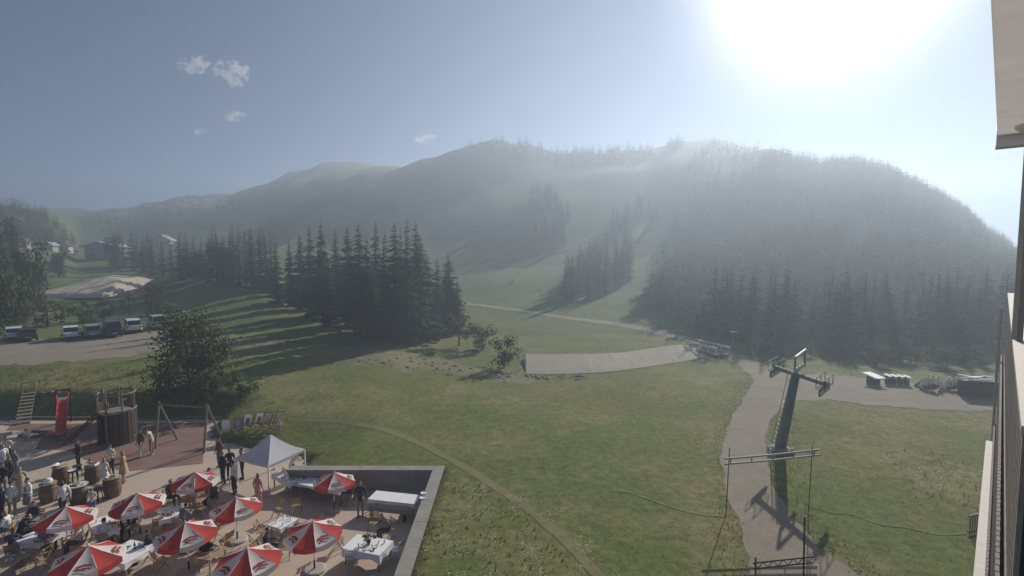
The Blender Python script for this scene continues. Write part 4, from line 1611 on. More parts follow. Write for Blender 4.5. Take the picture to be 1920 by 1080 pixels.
hbox('wall', M['hotel_white'], 6.0, 33, -6.5, -1.6, 0.2, CAM_H + 2.8)
hbox('lower_wall', M['hotel_white'], 8.0, 29.0, -3, .13, -.3, CAM_H - 8.0)
hbox('lower_wall_cap', M['coping_metal'], 8.0, 29.1, -3, .15, CAM_H - 7.99, CAM_H - 7.92)
hbox('plinth', M['dark_concrete'], 7.9, 22, -2.8, .30, -.3, 1.6)
o = MB()
o.tube([(30.5, -.05, .4), (30.5, -.05, CAM_H - 2.4)], .05, 8)
o.build('drainpipe', M['coping_metal'], ht)

# ------------------------------------------------------------------ terrace: parasols
M['base_stone'] = mat('parasol_base', (0.40, 0.38, 0.35), 0.9, 0.12, 4, 0.1)
PH, PR, RIM = 1.92, 1.02, 1.5      # apex height, rim radius, rim height


def panel(b, a0, a1, r0, r1, z0, z1, n=4, lift=0.0, sag=.05):
    """one cloth panel between two ribs, a little hollow between them"""
    rows = []
    for i in range(n + 1):
        t = i / n
        r_, z_ = r0 + (r1 - r0) * t, z0 + (z1 - z0) * t - .035 * math.sin(math.pi * t)
        row = []
        for k in range(5):
            s = k / 4
            p0_ = Vector((math.cos(a0), math.sin(a0), 0)) * r_
            p1_ = Vector((math.cos(a1), math.sin(a1), 0)) * r_
            p = p0_.lerp(p1_, s)
            p.z = z_ - sag * t * math.sin(math.pi * s) + lift
            row.append(p)
        rows.append(row)
    b.add([p for r_ in rows for p in r_], [(i * 5 + k, i * 5 + k + 1, (i + 1) * 5 + k + 1, (i + 1) * 5 + k) for i in range(n) for k in range(4)])
    return rows


def make_parasol():
    t = empty('parasol')
    b = MB()
    b.lathe([(.40, 0), (.40, .07), (.34, .1), (.06, .1)], 22)
    b.build('base', M['base_stone'], t)
    b = MB()
    b.tube([(0, 0, .08), (0, 0, .42)], .035, 10)
    b.build('socket', M['dark_steel'], t)
    b = MB()
    b.tube([(0, 0, .1), (0, 0, PH - .02)], .021, 8)
    b.build('pole', M['white'], t)
    for k in range(8):
        a0, a1 = 2 * math.pi * k / 8, 2 * math.pi * (k + 1) / 8
        m_ = M['white_fabric'] if k % 2 == 0 else M['red_fabric']
        b = MB()
        panel(b, a0, a1, .02, PR, PH, RIM)
        # valance
        v = []
        for s in range(5):
            q = Vector((math.cos(a0), math.sin(a0), 0)).lerp(Vector((math.cos(a1), math.sin(a1), 0)), s / 4) * PR
            z_ = RIM - .05 * math.sin(math.pi * s / 4)
            v += [(q.x, q.y, z_), (q.x * 1.015, q.y * 1.015, z_ - .17 - .02 * math.sin(math.pi * s / 4))]
        b.add(v, [(2 * i, 2 * i + 2, 2 * i + 3, 2 * i + 1) for i in range(4)])
        po = b.build('panel', m_, t, smooth=True)
        if k % 2 == 0:                                   # the arched double bar printed on each white panel
            am = (a0 + a1) / 2
            rad, tan = Vector((math.cos(am), math.sin(am), 0)), Vector((-math.sin(am), math.cos(am), 0))
            slope = (RIM - PH) / PR
            for ra, rb in ((.62, .70), (.74, .80)):
                o = MB()
                pts = []
                for s in range(7):
                    u_ = s / 6 * 2 - 1
                    bow = -.035 * u_ * u_ + .018 * max(0, 1 - abs(u_) * 3)
                    for rr_ in (ra, rb):
                        r2 = (rr_ + bow * -1) * PR
                        q = rad * r2 + tan * (u_ * .2)
                        q.z = PH + slope * r2 * 1.0 - .035 * math.sin(math.pi * rr_) - .05 * rr_ * .9 + .028
                        pts.append(q)
                o.add(pts, [(2 * i, 2 * i + 2, 2 * i + 3, 2 * i + 1) for i in range(6)])
                o.build('printed_bar', M['print'], po)
        o = MB()
        o.tube([(0, 0, PH - .04), (math.cos(a0) * PR * .99, math.sin(a0) * PR * .99, RIM - .012)], .01, 5)
        o.build('rib', M['white'], t)
    b = MB()
    b.lathe([(.05, -.02), (.035, .03), (.012, .07)], 8)
    b.build('finial', M['white'], t, (0, 0, PH))
    return t


proto = make_parasol()
PARASOLS = [(367, 957, -.25, 1.0, 'red and white parasol nearest the swing frame, beside the dark seated group'),
            (264, 1004, .05, 1.02, 'red and white parasol left of centre, standing right of the wooden barrels'),
            (445, 1014, .42, 1.0, 'red and white parasol directly in front of the pale pavilion, round base visible'),
            (355, 1072, .38, 1.06, 'red and white parasol in the lower middle of the terrace, between four others'),
            (126, 1036, .1, 1.02, 'red and white parasol at the left, below the aproned man and barrels'),
            (170, 1126, .12, 1.08, 'red and white parasol at the lower left, cut by the bottom edge'),
            (470, 1132, .6, 1.08, 'red and white parasol at the bottom centre, cut by the bottom edge'),
            (626, 957, .05, .98, 'red and white parasol at the long white table right of the pavilion'),
            (590, 1070, .45, 1.06, 'red and white parasol left of the white table with the dark bouquet')]
for i, (px, pb, rz, s, lab) in enumerate(PARASOLS):
    o = proto if i == 0 else copy_tree(proto)
    o.location = at_z(px, pb, 0)
    o.rotation_euler.z = rz
    o.rotation_euler.x = R((0, 1.6, -1.2, .8, -2.0, 1.0, 0, -1.5, 2.0)[i])
    o.rotation_euler.y = R((1.2, -1.0, .5, -1.8, 0.6, 1.5, -1.2, 1.8, -.6)[i])
    o.scale = (s, s, s)
    tag(o, lab, 'parasol', 'red and white parasols on the terrace')

# ------------------------------------------------------------------ pavilion
pcs = [at_z(443, 857, 1.62), at_z(503, 873, 1.62), at_z(571, 842, 1.62)]
pcs.append(pcs[0] + pcs[2] - pcs[1])
cen = sum(pcs, Vector()) / 4
cen.z = 0
pv_ = tag(empty('pavilion', cen), 'pale folding pavilion tent with a pointed roof over a catering table', 'pavilion')
E = [p - cen for p in pcs]
apex = Vector((0, 0, z_of(814, cen.y)))
pole_m = M['white']
for e in E:
    b = MB()
    b.box((e.x, e.y, .8), (.06, .06, 1.6))
    lg = b.build('leg', pole_m, pv_)
    b = MB()
    b.box((e.x, e.y, .015), (.16, .16, .03))
    b.build('foot', M['steel'], lg)
for i in range(4):
    a, c = E[i], E[(i + 1) % 4]
    b = MB()
    rows = []
    for k in range(6):
        t = k / 5
        rows.append([(a.lerp(c, s)).lerp(apex, t) + Vector((0, 0, -.12 * math.sin(math.pi * t) - .05 * math.sin(math.pi * s) * (1 - t))) for s in (0, .25, .5, .75, 1)])
    b.add([p for r_ in rows for p in r_], [(i_ * 5 + k, i_ * 5 + k + 1, (i_ + 1) * 5 + k + 1, (i_ + 1) * 5 + k) for i_ in range(5) for k in range(4)])
    b.build('roof_panel', M['tent'], pv_, smooth=True)
    b = MB()
    out = ((a + c) / 2)
    out.z = 0
    out = out.normalized() * .02
    b.add([a + out, c + out, c + out + Vector((0, 0, -.13)), (a + c) / 2 + out + Vector((0, 0, -.17)), a + out + Vector((0, 0, -.13))], [(0, 1, 2, 3, 4)])
    b.build('valance', M['white_fabric'], pv_)
    b = MB()
    b.tube([a + Vector((0, 0, -.06)), c + Vector((0, 0, -.06))], .022, 6)
    b.build('rail', M['steel'], pv_)

# ------------------------------------------------------------------ tables
M['table_wood'] = mat('table_wood', (0.36, 0.27, 0.17), 0.7, 0.15, 5, obj_var=0.1)
M['bread'] = mat('bread', (0.38, 0.22, 0.09), 0.8, 0.3, 12)
M['greens'] = mat('greens', (0.05, 0.10, 0.025), 0.8, 0.3, 12)
M['cheese'] = mat('cheese', (0.6, 0.5, 0.28), 0.7, 0.2, 12)
M['tomato'] = mat('red_food', (0.42, 0.06, 0.03), 0.6, 0.2, 12)
M['dish'] = mat('white_dish', (0.75, 0.74, 0.72), 0.3, 0.04, 5, spec=0.5)
M['bottle'] = mat('dark_glass', (0.02, 0.035, 0.02), 0.1, 0.1, 5, spec=0.6)
TH = .74


def table_frame(pxs, label, cat='table', group=None, h=TH, m='table_wood', cloth=None, drop=.22, name='table'):
    """four picture corners of the top -> table; optional cloth as a thing of its own"""
    q = [at_z(px, py, h) for px, py in pxs]
    c = sum(q, Vector()) / 4
    a = (q[1] - q[0] + q[2] - q[3])
    w = ((q[1] - q[0]).length + (q[2] - q[3]).length) / 2
    d = ((q[3] - q[0]).length + (q[2] - q[1]).length) / 2
    rz = math.atan2(a.y, a.x)
    t = tag(empty(name, (c.x, c.y, 0), rz), label, cat, group)
    b = MB()
    b.box((0, 0, h - .02), (w, d, .04))
    b.build('tabletop', M[m], t)
    lm = MB()
    lm.box((0, 0, (h - .04) / 2), (.055, .055, h - .04))
    lm = lm.mesh('leg', M[m])
    for sx in (-1, 1):
        for sy in (-1, 1):
            link_mesh('leg', lm, t, (sx * (w / 2 - .08), sy * (d / 2 - .08), 0))
    if cloth:
        b = MB()
        n = 16
        hw, hd = w / 2 + .02, d / 2 + .02
        rim = []
        for k in range(n):
            s = k / n * 4
            e, f = int(s), s - int(s)
            crn = [(-hw, -hd), (hw, -hd), (hw, hd), (-hw, hd)]
            p, r_ = crn[e % 4], crn[(e + 1) % 4]
            rim.append((p[0] + (r_[0] - p[0]) * f, p[1] + (r_[1] - p[1]) * f))
        v = [(x_, y_, h + .008) for x_, y_ in rim] + [(x_ * 1.03 + .02 * math.sin(k * 2.3), y_ * 1.03 + .02 * math.cos(k * 1.9), h - drop * (1.25 if k % 4 == 0 else 1 - .25 * (k % 2))) for k, (x_, y_) in enumerate(rim)]
        b.add(v, [tuple(range(n))] + [(k, n + k, n + (k + 1) % n, (k + 1) % n) for k in range(n)])
        tag(b.build('tablecloth', M['cloth'], None, (c.x, c.y, 0), rz), cloth, 'tablecloth')
    return t, w, d, rz, c


TAB = {}
TAB['tent'] = table_frame([(511, 889), (545, 908), (566, 896), (533, 881)], 'catering table under the pale pavilion', cloth='white cloth with trays on it under the pavilion')
TAB['long'] = table_frame([(564, 906), (645, 924), (646, 908), (574, 894)], 'long serving table beside the parasol right of the pavilion', cloth='white cloth on the long table right of the pavilion', drop=.12)
TAB['right'] = table_frame([(694, 936), (782, 945), (785, 929), (703, 920)], 'table with a bare white top near the right wall corner', cloth='smooth white cloth on the table near the right wall corner', drop=.16)
TAB['vase'] = table_frame([(646, 1028), (715, 1042), (733, 1014), (667, 1002)], 'table carrying the dark bouquet inside the terrace wall', cloth='white cloth with long corners under the dark bouquet', drop=.3)
TAB['mid'] = table_frame([(507, 985), (534, 993), (552, 972), (533, 965)], 'small table touching the parasol left of the bouquet table', cloth='white cloth on the small table left of the bouquet table', drop=.14)
TAB['u2'] = table_frame([(303, 975), (343, 966), (334, 949), (299, 956)], 'table right of the parasol that stands beside the barrels', cloth='white cloth half lit right of the parasol beside the barrels', drop=.2)
TAB['u1'] = table_frame([(341, 940), (388, 940), (384, 926), (343, 926)], 'wooden table under the parasol nearest the swing frame')
TAB['low'] = table_frame([(208, 1044), (262, 1056), (268, 1024), (222, 1014)], 'wide table right of the lower left parasol', cloth='white cloth with a dark decoration right of the lower left parasol', drop=.2)
TAB['u5'] = table_frame([(50, 1012), (92, 1020), (98, 998), (60, 990)], 'table left of the parasol below the aproned man', cloth='white cloth on the table left of the parasol below the aproned man', drop=.2)
TAB['blue'] = table_frame([(166, 978), (180, 1006), (222, 990), (206, 964)], 'table between the left parasol and the one beside the barrels', cloth='white cloth on the table between the two left parasols', drop=.22)
TAB['corner'] = table_frame([(-16, 1076), (32, 1074), (30, 1036), (-10, 1034)], 'bare pale wooden table in the lower left corner of the terrace')
TAB['bottom'] = table_frame([(366, 1044), (408, 1050), (414, 1026), (376, 1020)], 'wooden table behind the lower middle parasol')


def on_table(key, u_, v_, z=TH + .012):
    t, w, d, rz, c = TAB[key]
    x_, y_ = u_ * w / 2, v_ * d / 2
    return Vector((c.x + x_ * math.cos(rz) - y_ * math.sin(rz), c.y + x_ * math.sin(rz) + y_ * math.cos(rz), z))


def plate(p, r_, label, foods=(), cat='plate', name='plate'):
    t = tag(empty(name, p), label, cat)
    b = MB()
    b.lathe([(r_ * .55, 0), (r_ * .6, .008), (r_, .03), (r_ * .98, .036), (r_ * .58, .014), (.004, .014)], 18)
    b.build('dish', M['dish'], t)
    rr_ = random.Random(int(p.x * 100) + 3)
    for k in range(len(foods) * 4):
        a, q = rr_.uniform(0, 6.28), rr_.uniform(.0, .62) * r_
        b = MB()
        b.ball((math.cos(a) * q, math.sin(a) * q, .045), (r_ * .2, r_ * .14, .035), 7, 5)
        b.build('morsel', M[foods[k % len(foods)]], t)
    return t


def bottle(p, label, m='bottle', group=None):
    t = tag(empty('bottle', p), label, 'bottle', group)
    b = MB()
    b.lathe([(.036, 0), (.038, .02), (.038, .18), (.014, .24), (.014, .3)], 10)
    b.build('glass_body', M[m], t)
    b = MB()
    b.lathe([(.0385, .07), (.0385, .14)], 10, cap=False)
    b.build('paper_label', M['white'], t)


def glass(p, label, group):
    b = MB()
    b.lathe([(.03, 0), (.034, .11), (.03, .11), (.027, .01)], 10)
    tag(b.build('drinking_glass', M['dish'], None, p), label, 'glass', group)


plate(on_table('tent', -.1, .1), .17, 'round tray of food on the pavilion table', ('bread', 'greens', 'cheese'), 'tray', 'serving_tray')
plate(on_table('tent', .55, .1), .16, 'second tray of food at the right end of the pavilion table', ('tomato', 'cheese'), 'tray', 'serving_tray')
for k in range(3): bottle(on_table('tent', -.7 + .22 * k, .3), '%s dark bottle in the row at the left end of the pavilion table' % ('leftmost', 'middle', 'rightmost')[k], group='bottles on the pavilion table')
b = MB()
b.ball((0, 0, .16), (.13, .11, .16), 8, 6)
b.box((.05, -.1, .1), (.2, .12, .2), .4)
tag(b.build('napkin_heap', M['cloth'], None, on_table('tent', .3, -.5)), 'crumpled white napkins heaped on the pavilion table', 'napkins')
# bouquet
t = tag(empty('bouquet', on_table('vase', .0, .1)), 'dark bouquet in a low vase on the white table inside the wall', 'bouquet')
b = MB()
b.lathe([(.05, 0), (.09, .06), (.06, .14), (.07, .16)], 12)
b.build('vase', M['bottle'], t)
bb, _ = crown_blob(9, 260, .07, BUSH, 7)
fl = bb.build('leaves', M['leaf_dark'], t, (0, 0, .1))
fl.scale = (.62, .62, .36)
r9 = random.Random(99)
for k in range(7):
    b = MB()
    a, q = r9.uniform(0, 6.28), r9.uniform(.02, .17)
    b.ball((math.cos(a) * q, math.sin(a) * q, r9.uniform(.26, .38)), .04, 7, 5)
    b.build('flower', M['print' if k % 2 else 'white'], t)
for k, (u_, v_) in enumerate(((.45, .35), (.55, -.1), (.35, -.3), (-.35, -.45), (.7, .55))):
    glass(on_table('vase', u_, v_), 'small drinking glass beside the dark bouquet', 'glasses beside the dark bouquet')
plate(on_table('vase', .5, -.55), .1, 'small dark filled plate at the front of the bouquet table', ('print',))
plate(on_table('low', -.35, .25), .14, 'plate of dark food on the wide table right of the lower left parasol', ('print', 'greens'))
plate(on_table('u2', .1, -.2), .12, 'plate on the half lit white cloth beside the second parasol', ('bread',))
plate(on_table('u5', .1, 0), .12, 'plate on the white cloth below the aproned man', ('tomato', 'bread'))
for k in range(3): glass(on_table('u5', -.5 + .4 * k, .4), 'drinking glass on the white cloth below the aproned man', 'glasses on the left white cloth')
plate(on_table('corner', .2, .1), .13, 'plate on the bare wooden table in the lower left corner', ('bread',))
plate(on_table('u1', .2, .1), .12, 'plate on the wooden table nearest the swing frame', ('cheese',))
plate(on_table('blue', .3, -.2), .12, 'plate on the white cloth between the two left parasols', ('greens',))
for k, (px, py) in enumerate(((795, 925), (793, 934))):
    plate(at_z(px, py, 1.15), .16, ('upper' if k == 0 else 'lower') + ' of two white bowls standing on the right wall coping', (), 'bowl', 'bowl')
for key, where in (('low', 'wide decorated table'), ('blue', 'white cloth between the two left parasols'), ('u2', 'half lit white cloth'), ('bottom', 'lower middle wooden table'), ('corner', 'bare corner table'), ('mid', 'small white table'), ('u1', 'table nearest the swing frame')):
    for u_, v_ in ((-.6, .4), (-.55, -.45), (.62, .5), (.5, -.55), (.0, .6)):
        glass(on_table(key, u_ + rnd.uniform(-.12, .12), v_ + rnd.uniform(-.1, .1)), 'drinking glass on the ' + where, 'glasses on the ' + where)
    if key in ('low', 'bottom', 'corner'): bottle(on_table(key, .15, .3), 'dark bottle among glasses on the ' + where)
# bench in front of the right table
p0, p1 = at_z(690, 954, .42), at_z(766, 962, .42)
t = tag(empty('bench', (*p0.xy, 0), math.atan2((p1 - p0).y, (p1 - p0).x)), 'long pale bench in front of the bare white table by the wall', 'bench')
w = (p1 - p0).length
b = MB()
b.box((w / 2, 0, .42), (w, .28, .045))
b.build('seat', M['table_wood'], t)
for x_ in (.2, w - .2):
    b = MB()
    b.box((x_, 0, .2), (.05, .24, .4))
    b.build('leg', M['dark_steel'], t)

# ------------------------------------------------------------------ barrels used as standing tables
M['oak'] = mat('barrel_oak', (0.17, 0.115, 0.07), 0.75, 0.2, 5, obj_var=0.12)
M['hoop'] = mat('barrel_hoop', (0.09, 0.085, 0.08), 0.5, 0.2, 8, metal=0.5)


def barrel(px, pb, label, s=1.0):
    t = tag(empty('barrel', at_z(px, pb, 0), px * .1), label, 'barrel', 'wooden barrels used as standing tables')
    t.scale = (s, s, s)
    n = 18
    rad = lambda z: .30 + .075 * math.sin(math.pi * z / .92)
    o = MB()
    for i in range(7):
        z_ = .92 * i / 6
        r_ = rad(z_)
        hw = math.pi * r_ / n * .97
        o.v += [(r_, -hw, z_), (r_, hw, z_), (r_ - .03, hw, z_), (r_ - .03, -hw, z_)]
    o.f = [(4 * i + k, 4 * i + (k + 1) % 4, 4 * i + 4 + (k + 1) % 4, 4 * i + 4 + k) for i in range(6) for k in range(4)] + [(3, 2, 1, 0), (24, 25, 26, 27)]
    o.mi = [0] * len(o.f)
    sm = o.mesh('stave', M['oak'])
    for k in range(n): link_mesh('stave', sm, t, (0, 0, 0), 2 * math.pi * k / n)
    for z_ in (.06, .24, .68, .86):
        b = MB()
        b.lathe([(rad(z_ - .025) + .004, z_ - .025), (rad(z_ + .025) + .004, z_ + .025)], 24, cap=False)
        b.build('hoop', M['hoop'], t)
    b = MB()
    b.lathe([(.004, .93), (.36, .93), (.36, .96), (.004, .96)], 24)
    b.build('top', M['table_wood'], t)
    return at_z(px, pb, 0) + Vector((0, 0, .965 * s))


p = barrel(92, 940, 'barrel with a bulging white cloth bundle on it, nearest the aproned man')
b = MB()
b.ball((0, .02, .1), (.2, .18, .14), 12, 7)
b.tube([(-.22, -.05, .03), (0, -.2, .05), (.22, -.04, .03)], .05, 7)
tag(b.build('cloth_bundle', M['cloth'], None, p), 'white cloth bundle on the barrel nearest the aproned man', 'cloth')
p = barrel(115, 906, 'dark barrel under a crumpled white napkin, behind the bundle barrel')
b = MB()
v = []
for i in range(7):
    for j in range(5):
        v.append((-.34 + .11 * i, -.2 + .1 * j, .03 + .09 * noise.noise(Vector((i * .7, j * .8, 5))) + (.1 if i > 4 else 0)))
b.add(v, [(i * 5 + j, (i + 1) * 5 + j, (i + 1) * 5 + j + 1, i * 5 + j + 1) for i in range(6) for j in range(4)])
tag(b.build('napkin', M['cloth'], None, p + Vector((0, 0, .06)), .2), 'crumpled white napkin on the dark barrel behind the bundle barrel', 'napkin')
p = barrel(148, 945, 'barrel carrying the big round food platter')
plate(p, .42, 'big round platter of bread and snacks on a barrel', ('bread', 'cheese', 'bread', 'greens', 'dish', 'bread'), 'platter', 'platter')
p = barrel(175, 904, 'dark barrel with a box of snacks beside the red mat')
t = tag(empty('snack_box', p, .1), 'white edged box of snacks on the barrel beside the red mat', 'box')
for x_, y_, sx, sy in ((0, -.17, .5, .02), (0, .17, .5, .02), (-.24, 0, .02, .32), (.24, 0, .02, .32)):
    b = MB()
    b.box((x_, y_, .05), (sx, sy, .1))
    b.build('side', M['white'], t)
b = MB()
b.box((0, 0, .012), (.48, .32, .02))
b.build('bottom', M['white'], t)
for k in range(12):
    b = MB()
    b.ball((-.18 + .12 * (k % 4), -.1 + .1 * (k // 4), .06), (.05, .04, .04), 7, 5)
    b.build('snack', M[('bread', 'tomato', 'print')[k % 3]], t)
p = barrel(212, 930, 'pale topped barrel with a plate, right of the box barrel', 1.05)
plate(p, .26, 'plate with dark snacks on the pale topped barrel', ('print', 'bread'))
plate(at_z(137, 907, 0) + Vector((0, 0, .722)), .2, 'grey dish on the low dark stool between the barrels', ())


def stool(px, pb, label, h=.72):
    t = tag(empty('stool', at_z(px, pb, 0)), label, 'stool', 'dark stools between the barrels')
    b = MB()
    b.lathe([(.004, h - .05), (.22, h - .05), (.22, h), (.004, h)], 16)
    b.build('seat', M['wood_dark'], t)
    for k in range(4):
        a = math.pi / 4 + k * math.pi / 2
        o = MB()
        o.tube([(math.cos(a) * .22, math.sin(a) * .22, 0), (math.cos(a) * .14, math.sin(a) * .14, h - .04)], .022, 6)
        o.build('leg', M['wood_dark'], t)


stool(137, 907, 'low dark stool carrying a grey dish between the barrels')
stool(184, 942, 'dark round stool in front of the plate barrel')
stool(146, 896, 'dark stool left of the snack box barrel')

# ------------------------------------------------------------------ chairs
M['chair_wood'] = mat('chair_wood', (0.34, 0.24, 0.14), 0.7, 0.15, 6, obj_var=0.15)


def make_chair(mt_):
    t = empty('folding_chair')
    for k in range(4):
        b = MB()
        b.box((0, -.15 + .1 * k, .43), (.4, .085, .018))
        b.build('seat_slat', mt_, t)
    for k in range(3):
        b = MB()
        b.box((0, -.24 - .02 * k, .6 + .095 * k), (.4, .018, .07), rx=R(10))
        b.build('back_slat', mt_, t)
    for s in (-.2, .2):
        b = MB()
        b.tube([(s, .2, 0), (s, -.02, .43), (s, -.29, .86)], .018, 6)
        b.build('leg', mt_, t)
        b = MB()
        b.tube([(s * .88, -.26, 0), (s * .88, .18, .42)], .018, 6)
        b.build('leg', mt_, t)
    return t


CH = {'wood': make_chair(M['chair_wood']), 'white': make_chair(M['white'])}
used = {'wood': False, 'white': False}


def chair(p, rz, label, kind='wood'):
    o = CH[kind] if not used[kind] else copy_tree(CH[kind])
    used[kind] = True
    o.location = p
    o.rotation_euler.z = rz
    return tag(o, label, 'chair', 'folding chairs on the terrace')

# ------------------------------------------------------------------ people
SKIN = mat('skin', (0.42, 0.27, 0.19), 0.6, 0.06, 6)
EYE = mat('eye', (0.03, 0.025, 0.02), 0.3, 0.05, 6)
LIP = mat('lip', (0.32, 0.13, 0.11), 0.5, 0.05, 6)
SHOE = mat('shoe_dark', (0.035, 0.03, 0.028), 0.6, 0.1, 6)
SHOEW = mat('shoe_white', (0.65, 0.64, 0.62), 0.6, 0.05, 6)
CL = {k: mat('cloth_' + k, c, 0.9, 0.12, 7) for k, c in {'white': (.72, .71, .69), 'black': (.025, .025, .028), 'navy': (.04, .045, .07), 'grey': (.2, .2, .2), 'beige': (.42, .35, .26), 'tan': (.45, .33, .2), 'khaki': (.26, .22, .15),
                                                        'brown': (.11, .07, .05), 'pink': (.55, .28, .27), 'denim': (.1, .14, .22), 'cream': (.6, .55, .46), 'blue': (.12, .2, .42)}.items()}
HAIR = {k: mat('hair_' + k, c, 0.7, 0.2, 20) for k, c in {'dark': (.025, .02, .016), 'brown': (.07, .045, .028), 'blond': (.30, .21, .11), 'grey': (.3, .29, .28)}.items()}

STAND = dict(pel=(0, 0, .93), chest=(0, .0, 1.27), neck=(0, .0, 1.46), head=(0, .03, 1.61),
             shR=(.185, 0, 1.40), elR=(.25, -.02, 1.13), wrR=(.26, .07, .90), shL=(-.185, 0, 1.40), elL=(-.25, -.02, 1.13), wrL=(-.26, .07, .90),
             hipR=(.09, 0, .90), knR=(.1, .02, .49), anR=(.105, -.02, .08), hipL=(-.09, 0, .90), knL=(-.1, .02, .49), anL=(-.105, -.02, .08), hand=(0, .35, -1), feet=0.0)


def pose(base=STAND, **kw):
    d = dict(base)
    d.update(kw)
    return d


SIT = pose(pel=(0, 0, .52), chest=(0, .02, .86), neck=(0, .04, 1.05), head=(0, .08, 1.2), shR=(.185, .03, .99), shL=(-.185, .03, .99), elR=(.25, .1, .73), elL=(-.25, .1, .73), wrR=(.17, .33, .73), wrL=(-.17, .33, .73),
           hipR=(.09, 0, .5), hipL=(-.09, 0, .5), knR=(.12, .43, .5), knL=(-.12, .43, .5), anR=(.12, .42, .08), anL=(-.12, .44, .08), hand=(0, 1, 0))
POSES = {
    'stand': STAND,
    'hands': pose(elR=(.24, .0, 1.13), wrR=(.12, .24, 1.1), elL=(-.24, 0, 1.13), wrL=(-.12, .24, 1.12), hand=(0, 1, .1)),
    'lean': pose(chest=(.04, .1, 1.22), neck=(.05, .2, 1.38), head=(.05, .29, 1.50), shR=(.22, .15, 1.34), shL=(-.14, .15, 1.34), elR=(.27, .27, 1.1), wrR=(.2, .45, 1.0), elL=(-.2, .26, 1.08), wrL=(-.16, .44, .98), hand=(0, 1, -.3)),
    'walk': pose(knR=(.1, .16, .5), anR=(.1, .2, .09), knL=(-.1, -.02, .49), anL=(-.1, -.26, .12), elR=(.25, -.12, 1.14), wrR=(.24, -.14, .9), elL=(-.25, .08, 1.14), wrL=(-.23, .26, .98)),
    'hip': pose(elR=(.36, -.06, 1.17), wrR=(.2, .06, 1.0), hand=(-.3, .3, -.8), knL=(-.13, .05, .49), anL=(-.17, .02, .08)),
    'sit': SIT,
    'sitlean': pose(SIT, chest=(0, .12, .84), neck=(0, .22, 1.0), head=(.02, .31, 1.12), shR=(.185, .17, .95), shL=(-.185, .17, .95), elR=(.26, .3, .76), elL=(-.24, .32, .76), wrR=(.1, .5, .79), wrL=(-.12, .5, .79)),
    'crouch': pose(pel=(0, 0, .34), chest=(0, .14, .64), neck=(0, .24, .8), head=(0, .31, .94), shR=(.17, .2, .75), shL=(-.17, .2, .75), elR=(.22, .33, .52), elL=(-.22, .33, .52), wrR=(.12, .45, .35), wrL=(-.12, .45, .33),
                   hipR=(.09, 0, .33), hipL=(-.09, 0, .33), knR=(.16, .34, .47), knL=(-.16, .34, .45), anR=(.13, .1, .08), anL=(-.13, .1, .08), hand=(0, .6, -.8)),
}


